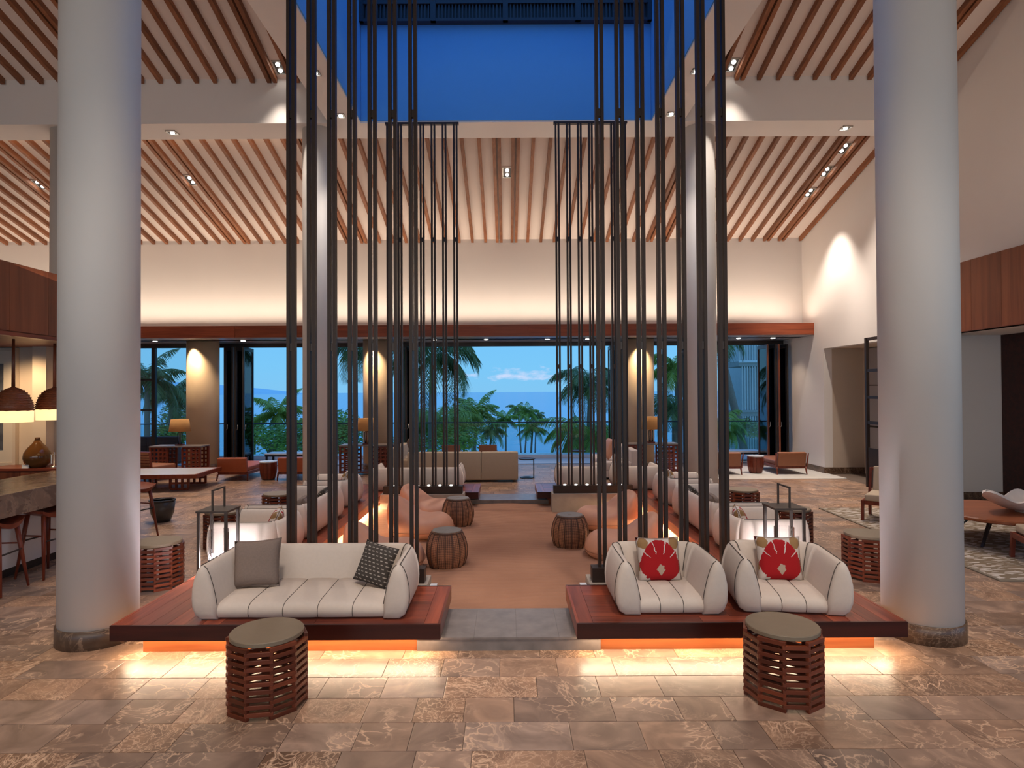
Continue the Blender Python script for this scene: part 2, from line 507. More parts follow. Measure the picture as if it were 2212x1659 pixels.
mxb.inputs[7].default_value = (0.36, 0.004, 0.008, 1)
nt.links.new(mxb.outputs[2], b.inputs['Base Color'])

# rattan weave
m, nt, b = new_mat('rattan')
setp(b, (0.2, 0.08, 0.04), 0.6)
tc = nt.nodes.new('ShaderNodeTexCoord')
sp = nt.nodes.new('ShaderNodeSeparateXYZ')
nt.links.new(tc.outputs['Object'], sp.inputs[0])
ang = nmath(nt, 'ARCTAN2', sp.outputs['X'], sp.outputs['Y'])
s1 = nmath(nt, 'SINE', nmath(nt, 'MULTIPLY', ang, 60.0))
s2 = nmath(nt, 'SINE', nmath(nt, 'MULTIPLY', sp.outputs['Z'], 330.0))
nz = nt.nodes.new('ShaderNodeTexNoise')
nz.inputs['Scale'].default_value = 9
nt.links.new(tc.outputs['Object'], nz.inputs['Vector'])
hh = nmath(nt, 'ADD', nmath(nt, 'ADD', nmath(nt, 'MULTIPLY', s1, 0.22), nmath(nt, 'MULTIPLY', s2, 0.2)), nz.outputs['Fac'])
rp = nt.nodes.new('ShaderNodeValToRGB')
rp.color_ramp.elements[0].position = 0.1
rp.color_ramp.elements[0].color = (0.075, 0.028, 0.016, 1)
rp.color_ramp.elements[1].position = 0.9
rp.color_ramp.elements[1].color = (0.37, 0.165, 0.085, 1)
nt.links.new(hh, rp.inputs[0])
nt.links.new(rp.outputs[0], b.inputs['Base Color'])
bp = nt.nodes.new('ShaderNodeBump')
bp.inputs['Strength'].default_value = 0.5
bp.inputs['Distance'].default_value = 0.01
nt.links.new(hh, bp.inputs['Height'])
nt.links.new(bp.outputs[0], b.inputs['Normal'])
plain('pendant_weave', (0.26, 0.075, 0.028), 0.4, var=0.45, vscale=26, bump=0.5, bscale=40)
plain('rattan_dark', (0.07, 0.03, 0.018), 0.6, var=0.2, vscale=20)
plain('rattan_top', (0.22, 0.19, 0.16), 0.5, var=0.15, vscale=20)

# patterned rug
m, nt, b = new_mat('rug_weave')
setp(b, (0.5, 0.45, 0.4), 1.0)
tc = nt.nodes.new('ShaderNodeTexCoord')
mp = nt.nodes.new('ShaderNodeMapping')
mp.inputs['Scale'].default_value = (4.5, 16.0, 1)
mp.inputs['Rotation'].default_value = (0, 0, 0.35)
nt.links.new(tc.outputs['Object'], mp.inputs[0])
vo = nt.nodes.new('ShaderNodeTexVoronoi')
vo.feature = 'DISTANCE_TO_EDGE'
vo.inputs['Scale'].default_value = 1.3
nt.links.new(mp.outputs[0], vo.inputs['Vector'])
mx = nt.nodes.new('ShaderNodeMix')
mx.data_type = 'RGBA'
nt.links.new(nmath(nt, 'GREATER_THAN', vo.outputs['Distance'], 0.16), mx.inputs[0])
mx.inputs[6].default_value = (0.23, 0.17, 0.11, 1)
mx.inputs[7].default_value = (0.62, 0.56, 0.50, 1)
nt.links.new(mx.outputs[2], b.inputs['Base Color'])
plain('rug_plain', (0.58, 0.56, 0.52), 1.0, var=0.08, vscale=8)
plain('rug_edge', (0.22, 0.18, 0.13), 1.0, var=0.08)

# abstract art print
m, nt, b = new_mat('art_print')
setp(b, (0.1, 0.1, 0.12), 0.7)
tc = nt.nodes.new('ShaderNodeTexCoord')
nz = nt.nodes.new('ShaderNodeTexNoise')
nz.inputs['Scale'].default_value = 3
nz.inputs['Detail'].default_value = 9
nz.inputs['Distortion'].default_value = 1.0
nt.links.new(tc.outputs['Object'], nz.inputs['Vector'])
rp = nt.nodes.new('ShaderNodeValToRGB')
rp.color_ramp.elements[0].position = 0.42
rp.color_ramp.elements[0].color = (0.05, 0.055, 0.075, 1)
rp.color_ramp.elements[1].position = 0.75
rp.color_ramp.elements[1].color = (0.16, 0.17, 0.19, 1)
nt.links.new(nz.outputs['Fac'], rp.inputs[0])
nt.links.new(rp.outputs[0], b.inputs['Base Color'])

emis('lamp_lens', (1.0, 0.95, 0.86), 12.0)
emis('strip_lens', (1.0, 0.72, 0.42), 4.0)
emis('pendant_glow', (1.0, 0.62, 0.30), 1.15)
emis('lantern_glow', (0.93, 0.88, 1.0), 0.9)
emis('candle_lens', (1.0, 0.9, 0.8), 6.0)

# ------------------------------------------------------------------ mesh builder
class MB:
    def __init__(self):
        self.v = []
        self.f = []
    def add(self, vs, fs, M=None):
        o = len(self.v)
        for p in vs:
            p = Vector(p)
            self.v.append(M @ p if M else p)
        for f in fs:
            self.f.append([i + o for i in f])
        return self
    def box(self, x0, x1, y0, y1, z0, z1, M=None):
        if x0 > x1: x0, x1 = x1, x0
        if y0 > y1: y0, y1 = y1, y0
        vs = [(x0, y0, z0), (x1, y0, z0), (x1, y1, z0), (x0, y1, z0), (x0, y0, z1), (x1, y0, z1), (x1, y1, z1), (x0, y1, z1)]
        fs = [(0, 3, 2, 1), (4, 5, 6, 7), (0, 1, 5, 4), (1, 2, 6, 5), (2, 3, 7, 6), (3, 0, 4, 7)]
        return self.add(vs, fs, M)
    def prism(self, poly, z0, z1, M=None):
        n = len(poly)
        vs = [(p[0], p[1], z0) for p in poly] + [(p[0], p[1], z1) for p in poly]
        fs = [tuple(range(n - 1, -1, -1)), tuple(range(n, 2 * n))] + [(i, (i + 1) % n, n + (i + 1) % n, n + i) for i in range(n)]
        return self.add(vs, fs, M)
    def lathe(self, prof, n=24, c=(0, 0, 0), M=None):
        vs, fs = [], []
        k = len(prof)
        for i in range(n):
            a = 2 * math.pi * i / n
            for r, z in prof:
                vs.append((c[0] + r * math.cos(a), c[1] + r * math.sin(a), c[2] + z))
        for i in range(n):
            j = (i + 1) % n
            for q in range(k - 1):
                fs.append((i * k + q, j * k + q, j * k + q + 1, i * k + q + 1))
        if prof[0][0] > 1e-5: fs.append(tuple(i * k for i in range(n - 1, -1, -1)))
        if prof[-1][0] > 1e-5: fs.append(tuple(i * k + k - 1 for i in range(n)))
        return self.add(vs, fs, M)
    def tube(self, pts, r, n=6, closed=False, M=None):
        pts = [Vector(p) for p in pts]
        rs = r if isinstance(r, (list, tuple)) else [r] * len(pts)
        vs, fs = [], []
        m = len(pts)
        up0 = None
        for i, p in enumerate(pts):
            if closed: t = pts[(i + 1) % m] - pts[i - 1]
            else: t = pts[min(i + 1, m - 1)] - pts[max(i - 1, 0)]
            t = t.normalized() if t.length > 1e-9 else Vector((0, 0, 1))
            if up0 is None:
                up0 = Vector((0, 0, 1)) if abs(t.z) < 0.9 else Vector((1, 0, 0))
            s = t.cross(up0)
            if s.length < 1e-6: s = t.cross(Vector((0, 1, 0)))
            s.normalize()
            u = s.cross(t).normalized()
            up0 = u
            for k in range(n):
                a = 2 * math.pi * k / n
                vs.append(p + (s * math.cos(a) + u * math.sin(a)) * rs[i])
        rng = m if closed else m - 1
        for i in range(rng):
            j = (i + 1) % m
            for k in range(n):
                l = (k + 1) % n
                fs.append((i * n + k, i * n + l, j * n + l, j * n + k))
        if not closed:
            fs.append(tuple(range(n - 1, -1, -1)))
            fs.append(tuple((m - 1) * n + k for k in range(n)))
        return self.add(vs, fs, M)
    def bar(self, p0, p1, w, h=None, M=None):
        """square bar between two points"""
        p0, p1 = Vector(p0), Vector(p1)
        h = h or w
        t = (p1 - p0).normalized()
        up = Vector((0, 0, 1)) if abs(t.z) < 0.9 else Vector((0, 1, 0))
        s = t.cross(up).normalized() * (w / 2)
        u = t.cross(s).normalized() * (h / 2)
        vs = [p0 - s - u, p0 + s - u, p0 + s + u, p0 - s + u, p1 - s - u, p1 + s - u, p1 + s + u, p1 - s + u]
        fs = [(0, 3, 2, 1), (4, 5, 6, 7), (0, 1, 5, 4), (1, 2, 6, 5), (2, 3, 7, 6), (3, 0, 4, 7)]
        return self.add(vs, fs, M)
    def grid(self, fn, nu, nv, M=None, closeu=False):
        vs = [fn(i / (nu if closeu else nu - 1), j / (nv - 1)) for i in range(nu) for j in range(nv)]
        fs = []
        for i in range(nu if closeu else nu - 1):
            k = (i + 1) % nu
            for j in range(nv - 1):
                fs.append((i * nv + j, k * nv + j, k * nv + j + 1, i * nv + j + 1))
        return self.add(vs, fs, M)
    def mesh(self, name, smooth=False, bevel=0.0, seg=2, fix=True):
        bm = bmesh.new()
        vv = [bm.verts.new(p) for p in self.v]
        for f in self.f:
            try: bm.faces.new([vv[i] for i in f])
            except ValueError: pass
        if fix: bmesh.ops.recalc_face_normals(bm, faces=bm.faces)
        if bevel:
            bmesh.ops.bevel(bm, geom=list(bm.edges), offset=bevel, segments=seg, affect='EDGES', profile=0.6, clamp_overlap=True)
        me = bpy.data.meshes.new(name)
        bm.to_mesh(me)
        bm.free()
        if smooth:
            me.polygons.foreach_set('use_smooth', [True] * len(me.polygons))
        return me
    def build(self, name, mat, parent=None, smooth=False, bevel=0.0, seg=2, fix=True, loc=None, subsurf=0):
        me = self.mesh(name, smooth, bevel, seg, fix)
        return link(name, me, mat, parent, loc, subsurf)
def link(name, me, mat, parent=None, loc=None, subsurf=0):
    if mat and len(me.materials) == 0: me.materials.append(MATS[mat])
    o = bpy.data.objects.new(name, me)
    COL.objects.link(o)
    if parent: o.parent = parent
    if loc is not None: o.location = loc
    if subsurf:
        s = o.modifiers.new('smooth', 'SUBSURF')
        s.levels = subsurf
        s.render_levels = subsurf
    return o
def empty(name, loc=(0, 0, 0), rz=0.0):
    o = bpy.data.objects.new(name, None)
    o.empty_display_size = 0.1
    COL.objects.link(o)
    o.location = loc
    o.rotation_euler = (0, 0, rz)
    return o
def tag(o, label=None, cat=None, group=None, kind=None):
    if label: o['label'] = label
    if cat: o['category'] = cat
    if group: o['group'] = group
    if kind: o['kind'] = kind
    return o
def copy_tree(o, parent=None):
    c = o.copy()
    COL.objects.link(c)
    if parent is not None: c.parent = parent
    for ch in [x for x in bpy.data.objects if x.parent == o]:
        copy_tree(ch, c)
    return c
def place(proto, used, loc, rz, label, group=None):
    """first call moves the prototype itself, later calls copy it"""
    o = proto if not used else copy_tree(proto)
    used.append(1)
    o.location = loc
    o.rotation_euler = (0, 0, rz)
    o['label'] = label
    if group: o['group'] = group
    return o
def struct(o, label, cat):
    return tag(o, label, cat, None, 'structure')

# ================================================================== THE ROOM SHELL
def ceil_z(y):
    return 5.934 + 0.298 * (15.94 - y)
XR, XL = 7.6, -14.0
# ---- floor: base slab, marble tiles in courses of 0.30 m
floor = MB().box(XL, 10.2, -6, 17.15, -0.25, -0.008).build('floor', 'joint')
struct(floor, 'brown veined marble tile floor of the lobby', 'floor')
def in_pit(x0, x1, y0, y1):
    # hidden below the seating ring: plinths, steps and sand
    return x0 > -2.82 and x1 < 2.82 and y0 > 4.84 and y1 < 11.55
tiles = []
TW, TH = 0.415, 0.30
row = 0
y = 3.485 - TH * 5
while y < 17.1:
    off = random.random() * TW
    x = XL + 0.02 - off
    yy = min(y + TH, 17.14)
    while x < XR:
        w = TW * random.choice((1, 1, 1, 1.5, 0.75))
        xa, xb = max(x, XL + 0.01), min(x + w, XR - 0.01)
        if xb - xa > 0.05 and not in_pit(xa, xb, y, yy):
            tiles.append((xa, xb, y, yy))
        x += w
    y += TH
def tile_mb(mb, xa, xb, ya, yb, g=0.0015, c=0.003):
    a = [(xa + g, ya + g), (xb - g, ya + g), (xb - g, yb - g), (xa + g, yb - g)]
    t = [(xa + g + c, ya + g + c), (xb - g - c, ya + g + c), (xb - g - c, yb - g - c), (xa + g + c, yb - g - c)]
    vs = [(p[0], p[1], -0.012) for p in a] + [(p[0], p[1], -0.0012) for p in a] + [(p[0], p[1], 0.0) for p in t]
    fs = [(8, 9, 10, 11)]
    for i in range(4):
        j = (i + 1) % 4
        fs += [(i, j, 4 + j, 4 + i), (4 + i, 4 + j, 8 + j, 8 + i)]
    mb.add(vs, fs)
def seen(t):
    cx, cy = (t[0] + t[1]) / 2, (t[2] + t[3]) / 2
    if cy < 3.15: return -1
    if abs(cx) / cy > 0.845: return -1
    if -3.0 < cx < 3.0 and 4.95 < cy < 11.8: return -1
    return (t[1] - t[0]) / cy ** 3
order = sorted(tiles, key=seen, reverse=True)
for t in order[:300]:
    cx, cy = (t[0] + t[1]) / 2, (t[2] + t[3]) / 2
    w = round(t[1] - t[0], 3)
    key = 'tile_%s_%s' % (w, round(t[3] - t[2], 3))
    me = bpy.data.meshes.get(key)
    if me is None:
        mb = MB()
        tile_mb(mb, -w / 2, w / 2, -(t[3] - t[2]) / 2, (t[3] - t[2]) / 2)
        me = mb.mesh(key)
    link('tile', me, 'floor_marble', floor, (cx, cy, 0))
mb = MB()
for t in order[300:]:
    tile_mb(mb, *t)
tag(mb.build('far_tiles', 'floor_marble', floor), kind='stuff')

# ---- walls
wall = MB()
wall.box(XR, XR + 0.2, 14.9, 17.4, 0, 10.5)
wall.box(XR, XR + 0.2, 11.0, 14.9, 3.0, 10.5)
wall.box(XR, XR + 0.2, 11.0, 12.6, 0, 3.0)
wall.box(XR, XR + 0.2, 10.745, 11.0, 0, 4.12)
wall.box(XR, XR + 0.2, -6, 11.0, 4.12, 10.5)
wr = wall.build('wall_right', 'wall_paint')
struct(wr, 'tall white plaster wall on the right with door openings', 'wall')
mb = MB()
mb.box(XR + 0.2, 8.55, 14.9, 15.1, 0, 3.0)
mb.box(8.55, 8.75, 11.2, 15.1, 0, 3.0)
mb.box(XR + 0.2, 8.75, 11.0, 15.1, 3.0, 3.15)
o = mb.build('wall_door_recess', 'tan_paint')
struct(o, 'tan plaster walls of the recess in the right wall', 'wall')
mb = MB()
mb.box(XR, 9.4, 10.98, 11.2, 0, 3.0)
mb.box(XR + 0.02, 9.4, -2, 10.98, 2.96, 3.1)
o = mb.build('wall_portal_recess', 'wall_paint')
struct(o, 'pale end wall under the wooden portal header on the right', 'wall')
mb = MB()
mb.box(8.74, 8.95, 5.0, 10.97, 0, 2.96)
o = mb.build('wall_portal_panel', 'dark_mahogany')
struct(o, 'dark mahogany panel wall inside the right portal', 'wall')
mb = MB()
mb.box(XR - 0.03, XR + 0.16, -2, 10.72, 2.96, 4.12)
hd = mb.build('trim_1', 'header_wood')
struct(hd, 'broad red wood header over the portal in the right wall', 'header')
for k in range(7):      # veneer sheets of the header
    y1 = 10.71 - k * 0.62
    MB().box(XR - 0.036, XR - 0.029, y1 - 0.615, y1, 2.965, 4.115).build('veneer_panel', 'header_wood', hd)
mb = MB()
mb.box(XR - 0.03, XR + 0.05, 10.66, 10.74, 0, 2.96)
struct(mb.build('trim_2', 'dark_mahogany'), 'thin dark wood door jamb beside the right column', 'trim')
# baseboards
struct(MB().box(XR - 0.015, XR, 14.9, 17.1, 0, 0.15).box(XR, 8.55, 14.885, 14.9, 0, 0.15).build('baseboard_right', 'base_marble'), 'brown marble baseboard at the right wall recess', 'baseboard')
struct(MB().box(XR, 8.74, 10.96, 10.98, 0, 0.19).build('baseboard_portal', 'base_marble'), 'dark marble baseboard under the pale portal wall', 'baseboard')
# grey lift door in the recess
dr = MB().box(8.50, 8.56, 13.4, 14.72, 0.06, 2.98).build('door_1', 'grey_door', bevel=0.004)
struct(dr, 'grey metal lift door in the right wall recess', 'door')
MB().box(8.485, 8.50, 13.4, 14.72, 1.13, 1.17).build('door_rail', 'door_metal', dr)
MB().box(8.485, 8.50, 13.4, 14.72, 2.10, 2.12).build('door_rail', 'door_metal', dr)
# far wall above the windows
fw = MB().box(XL, XR, 15.94, 16.2, 3.37, 6.3).build('wall_far', 'wall_paint')
struct(fw, 'white wall band above the long wooden fascia at the sea side', 'wall')
fa = MB().box(XL, XR, 15.36, 15.94, 3.40, 3.66).build('trim_3', 'fascia_wood')
struct(fa, 'long red wood fascia above the window openings', 'fascia')
x = XL
k = 0
while x < XR - 0.01:    # boards of the fascia
    x1 = min(x + 2.42, XR)
    MB().box(x + 0.003, x1 - 0.003, 15.335, 15.358, 3.38, 3.67).build('fascia_board', 'fascia_wood', fa)
    x = x1
so = MB().box(XL, XR, 15.36, 17.3, 3.37, 3.40).build('ceiling_soffit', 'soffit_paint')
struct(so, 'dark glossy soffit below the wooden fascia', 'ceiling')
hdw = MB().box(XL, XR, 17.05, 17.2, 3.26, 3.37).build('trim_4', 'door_metal')
struct(hdw, 'dark metal window head along the sea side openings', 'trim')
struct(MB().box(XL - 0.2, XL, -6, 17.4, 0, 10.5).build('wall_left', 'wall_paint'), 'white wall at the far left end of the lobby', 'wall')
struct(MB().box(XL, 10.2, -6.2, -6.0, 2.6, 9.0).build('wall_back', 'wall_paint'), 'white wall over the entrance behind the viewer', 'wall')

# ---- sloped ceilings
def slope_box(mb, x0, x1, y0, y1, t=0.16, fz=ceil_z):
    vs = []
    for yy in (y0, y1):
        for xx in (x0, x1):
            vs.append((xx, yy, fz(yy)))
            vs.append((xx, yy, fz(yy) + t))
    mb.add(vs, [(0, 2, 6, 4), (1, 5, 7, 3), (0, 1, 3, 2), (4, 6, 7, 5), (0, 4, 5, 1), (2, 3, 7, 6)])
mb = MB()
slope_box(mb, XL, XR, 11.40, 16.1)
slope_box(mb, XL, -3.0, 4.0, 10.8)
slope_box(mb, 3.0, XR, 4.0, 10.8)
zr = ceil_z(4.0)
back = lambda yy: zr - 0.298 * (4.0 - yy)
slope_box(mb, XL, 10.2, -6.2, 4.0, fz=back)
slope_box(mb, -3.0, 3.0, 4.0, 4.7)
ceiling = mb.build('ceiling', 'ceiling_paint')
struct(ceiling, 'sloped off-white ceiling carrying rows of thin wooden battens', 'ceiling')
BX = [0.54 + 0.34 * i for i in range(9)] + [4.40, 4.73, 5.05, 5.37, 5.69, 6.00, 6.32]
PAIRS = [0.19, 3.67, 4.06, 6.68, 7.06]
xs = []
for sgn in (1, -1):
    xs += [sgn * q for q in BX]
    for q in PAIRS:
        xs += [sgn * q - 0.052, sgn * q + 0.052]
xs += [7.55]
q = -7.4
while q > -9.8:
    xs.append(q)
    q -= 0.335
xs += [-10.12, -10.02, -10.50, -10.40]
q = -10.85
while q > -13.9:
    xs.append(q)
    q -= 0.335
BW, BD = 0.068, 0.10
def batten_mesh(name, y0, y1):
    vs = []
    L0 = ceil_z(y0)
    for yy in (y0, y1):
        for xx in (-BW / 2, BW / 2):
            vs.append((xx, yy, ceil_z(yy) - BD))
            vs.append((xx, yy, ceil_z(yy) + 0.01))
    return MB().add(vs, [(0, 2, 6, 4), (1, 5, 7, 3), (0, 1, 3, 2), (4, 6, 7, 5), (0, 4, 5, 1), (2, 3, 7, 6)]).mesh(name)
bm_low = batten_mesh('batten_low', 11.42, 15.92)
bm_up = batten_mesh('batten_up', 4.3, 10.72)
for x in sorted(xs):
    link('batten', bm_low, 'batten_wood', ceiling, (x, 0, 0))
    if abs(x) > 3.2:
        link('batten', bm_up, 'batten_wood', ceiling, (x, 0, 0))

# ---- downstand beams round the skylight well
ZB, ZT = 6.70, 9.6
mb = MB()
mb.box(XL, XR, 10.75, 11.42, ZB, 7.6)
mb.box(-3.09, 3.09, 10.75, 11.42, 7.6, ZT)
o = mb.build('ceiling_beam_cross', 'wall_paint')
struct(o, 'white cross beam spanning the lobby under the skylight end', 'beam')
o = MB().box(XL, XR, 4.6, 5.3, ZB, 9.3).build('ceiling_beam_front', 'wall_paint')
struct(o, 'white cross beam at the near end of the skylight well', 'beam')
for sgn, nm in ((-1, 'left'), (1, 'right')):
    o = MB().box(sgn * 2.54, sgn * 3.09, 5.3, 10.75, ZB, ZT).build('ceiling_beam_' + nm, 'wall_paint')
    struct(o, 'white beam and shaft wall along the %s side of the skylight' % nm, 'beam')
# lining added inside the shaft, its blue standing in for dusk sky light
plain('shaft_dusk_light', (0.10, 0.36, 0.74), 0.8, var=0.02)
lin = empty('shaft_dusk_lining', (0, 0, 0))
struct(lin, 'skylight shaft lining with the blue dusk light put into its colour', 'lining')
MB().box(-2.52, 2.52, 10.735, 10.75, ZB + 0.03, ZT).build('dusk_tint_panel', 'shaft_dusk_light', lin)
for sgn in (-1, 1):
    MB().box(sgn * 2.525, sgn * 2.54, 5.3, 10.75, ZB + 0.03, ZT).build('dusk_tint_panel', 'shaft_dusk_light', lin)
# dark louvred clerestory band at the head of the shaft
t = empty('clerestory_louvre', (0, 10.66, 8.40))
tag(t, 'dark blue louvred band at the top of the skylight shaft', 'louvre')
MB().box(-2.53, 2.53, 0.02, 0.08, 0, 1.15).build('back_panel', 'blue_black_metal', t)
MB().box(-2.53, 2.53, -0.05, 0.02, 0, 0.05).box(-2.53, 2.53, -0.05, 0.02, 0.30, 0.36).box(-2.53, 2.53, -0.05, 0.02, 1.1, 1.15).build('rail', 'blue_black_metal', t)
for i in range(5):
    x = -2.50 + i * 1.25
    MB().box(x - 0.045, x + 0.045, -0.06, 0.02, 0, 1.15).build('mullion', 'blue_black_metal', t)
sl = MB().box(-0.012, 0.012, -0.03, 0.01, 0.05, 0.30).mesh('louvre_slat')
for i in range(84):
    link('slat', sl, 'blue_black_metal', t, (-2.45 + i * 0.059, 0, 0))
# two mullions over the open top of the shaft
t = empty('skylight_frame', (0, 8.0, ZT))
tag(t, 'thin dark frame bars over the open top of the skylight shaft', 'skylight')
for y in (-1.4, 0.6):
    MB().box(-2.54, 2.54, y - 0.04, y + 0.04, 0, 0.12).build('mullion', 'blue_black_metal', t)

# ---- round columns
def column(loc, r, h, base_h, label, base=True, mat='column_paint'):
    t = empty('round_column', loc)
    tag(t, label, 'column')
    MB().lathe([(r, 0.0 if not base else base_h), (r, h)], 64).build('shaft', mat, t, smooth=True)
    if base:
        MB().lathe([(r + 0.015, 0.0), (r + 0.015, base_h - 0.004), (r + 0.008, base_h)], 64).build('base', 'base_marble', t, smooth=True)
    return t
column((-3.37, 5.13, 0), 0.29, 4.2 + 2.48, 0.15, 'large white round column at the left end of the front platform')
column((3.40, 5.13, 0), 0.29, 4.2 + 2.48, 0.15, 'large white round column at the right end of the front platform')
column((-3.37, 11.1, 0), 0.28, ZB, 0.15, 'slim white column behind the left screen, rising to the cross beam')
column((3.46, 11.1, 0), 0.28, ZB, 0.15, 'slim white column behind the right screen, rising to the cross beam')
column((-7.86, 11.1, 0), 0.28, ZB, 0.15, 'white column at the left edge, mostly hidden by the large column')
column((-8.07, 16.45, 0), 0.40, 3.37, 0.15, 'stout spotlit column beside the left folding doors', mat='column_warm_lit')
column((-3.44, 16.45, 0), 0.38, 3.37, 0.15, 'stout spotlit column behind the left screen of bars', mat='column_warm_lit')
column((3.50, 16.45, 0), 0.38, 3.37, 0.15, 'stout spotlit column behind the right screen of bars', mat='column_warm_lit')
for x in (-8.07, -3.44, 3.50):
    spot('column_spot', (x - 0.08, 15.86, 3.33), (x - 0.05, 16.1, 1.0), 95, 88, 0.9, (1.0, 0.74, 0.46), 0.02)

# ---- seating ring round the sand pit
def platform(s, label):
    t = empty('seating_platform', (0, 0, 0))
    tag(t, label, 'platform')
    zt, zb = 0.268, 0.154
    xo, xi, xe = 2.98, 2.15, 0.51
    ya, yb, yc, yd = 4.65, 5.58, 10.74, 11.75
    def bx(mb, x0, x1, y0, y1, z0, z1):
        return mb.box(s * x0, s * x1, y0, y1, z0, z1)
    core = MB()
    bx(core, xe + 0.02, xo - 0.02, ya + 0.02, yb - 0.02, zb, zt - 0.03)
    bx(core, xi + 0.02, xo - 0.02, yb - 0.02, yc + 0.02, zb, zt - 0.03)
    bx(core, xe + 0.02, xo - 0.02, yc + 0.02, yd - 0.02, zb, zt - 0.03)
    core.build('slab_core', 'dark_mahogany', t)
    fas = [(xe, xo, ya, ya + 0.02, 0), (xe, xo, yd - 0.02, yd, 0), (xe, xi, yb - 0.02, yb, 0), (xe, xi, yc, yc + 0.02, 0)]
    for a, b_, c, d, _ in fas:
        n = 2 if b_ - a > 2 else 1
        for k in range(n):
            u0, u1 = a + (b_ - a) * k / n, a + (b_ - a) * (k + 1) / n
            bx(MB(), u0 + 0.0015, u1 - 0.0015, c, d, zb, zt).build('fascia_board', 'dark_mahogany', t)
    for (u, c, d) in ((xe, ya + 0.02, yb - 0.02), (xe, yc + 0.02, yd - 0.02)):
        bx(MB(), u, u + 0.02, c, d, zb, zt).build('fascia_board', 'mahogany_y', t)
    for (u, c, d) in ((xo - 0.02, ya + 0.02, 8.2), (xo - 0.02, 8.2, yd - 0.02), (xi, yb, yc)):
        bx(MB(), u, u + 0.02, c, d, zb, zt).build('fascia_board', 'mahogany_y', t)
    # boards running along the side arm
    n = 6
    w = (xo - 0.02 - xi - 0.02) / n
    for k in range(n):
        u = xi + 0.02 + k * w
        cuts = [ya + 0.021] + sorted(random.uniform(5.6, 10.6) for _ in range(3)) + [yd - 0.021]
        for c0, c1 in zip(cuts[:-1], cuts[1:]):
            bx(MB(), u + 0.001, u + w - 0.001, c0 + 0.001, c1 - 0.001, zt - 0.03, zt - 0.001).build('plank', 'mahogany_y', t)
    for c, d in ((ya + 0.02, yb - 0.02), (yc + 0.02, yd - 0.02)):
        n = 7
        w = (d - c) / n
        for k in range(n):
            v = c + k * w
            u = random.uniform(1.0, 1.8)
            for u0, u1 in ((xe + 0.125, u), (u, xi + 0.02)):
                bx(MB(), u0 + 0.001, u1 - 0.001, v + 0.001, v + w - 0.001, zt - 0.03, zt - 0.001).build('plank', 'mahogany_x', t)
        bx(MB(), xe + 0.021, xe + 0.124, c + 0.001, d - 0.001, zt - 0.03, zt - 0.001).build('plank', 'mahogany_y', t)
    pl = MB()
    o_ = 0.185
    bx(pl, xe + o_, xo - o_ + 0.04, ya + o_, yb - o_, 0, zb)
    bx(pl, xi + o_, xo - o_ + 0.04, yb - o_, yc + o_, 0, zb)
    bx(pl, xe + o_, xo - o_ + 0.04, yc + o_, yd - o_, 0, zb)
    pl.build('plinth', 'plinth_wood', t)
    # light strips tucked under the overhang
    st = MB()
    bx(st, xe + 0.12, xo - 0.1, ya + 0.11, ya + 0.125, zb - 0.008, zb)
    bx(st, xi + 0.09, xi + 0.105, yb + 0.05, yc - 0.05, zb - 0.008, zb)
    st.build('light_strip', 'strip_lens', t)
    return t
platform(-1, 'red mahogany seating platform with sofas on the left of the sand pit')
platform(1, 'red mahogany seating platform with armchairs on the right of the sand pit')
for s in (-1, 1):
    area('platform_front_strip', (s * 1.75, 4.775, 0.145), (s * 1.75, 4.76, -0.1), 2.4, 0.03, 5, (1.0, 0.72, 0.45))
    area('platform_floor_strip', (s * 1.75, 4.79, 0.142), (s * 1.75, 4.60, 0.0), 2.4, 0.02, 6, (1.0, 0.78, 0.55))
    strip_y('platform_pit_strip', (s * 2.235, 8.15, 0.145), s * R(22), 5.0, 0.03, 62, (1.0, 0.70, 0.40))
    strip_y('platform_side_strip', (s * 2.90, 7.0, 0.145), s * R(8), 4.4, 0.03, 7, (1.0, 0.74, 0.48))

# ---- stone steps between the platforms
def stone_step(y0, y1, label, flip):
    t = empty('stone_step', (0, 0, 0))
    tag(t, label, 'step')
    f = y0 if not flip else y1
    MB().box(-0.71, 0.71, y0, y1, 0, 0.088).build('riser', 'grey_stone', t)
    cuts = [-0.71, -0.27, 0.06, 0.39, 0.71]
    for a, b_ in zip(cuts[:-1], cuts[1:]):
        MB().box(a + 0.0005, b_ - 0.0005, y0 - 0.006, y1 + 0.006, 0.089, 0.104).build('tread_slab', 'grey_stone', t)
    return t
stone_step(4.82, 5.45, 'grey stone step into the sand pit at the front', False)
stone_step(10.92, 11.55, 'grey stone step out of the sand pit at the sea side', True)

# ---- raked sand
def sand_pt(u, v):
    x = -2.335 + 4.67 * u
    y = 5.40 + 5.52 * v
    w = 0.010 * math.sin(y * 58 + 1.3 * math.sin(x * 1.7 + y * 0.8) * 3) * (0.6 + 0.4 * math.sin(x * 2.1 + 1))
    b_ = 0.022 * math.sin(x * 1.3 + 0.6) * math.sin(y * 1.1) + 0.012 * math.sin(x * 3.7 - y * 2.2)
    edge = 0.03 * max(0.0, 1 - (10.98 - y) / 0.7)
    return (x, y, 0.028 + w * 1.1 + b_ + edge * 0.4)
o = MB().grid(sand_pt, 60, 460).build('raked_sand', 'sand', smooth=True, fix=True)
tag(o, 'orange-brown raked sand filling the pit between the platforms', 'sand', kind='stuff')

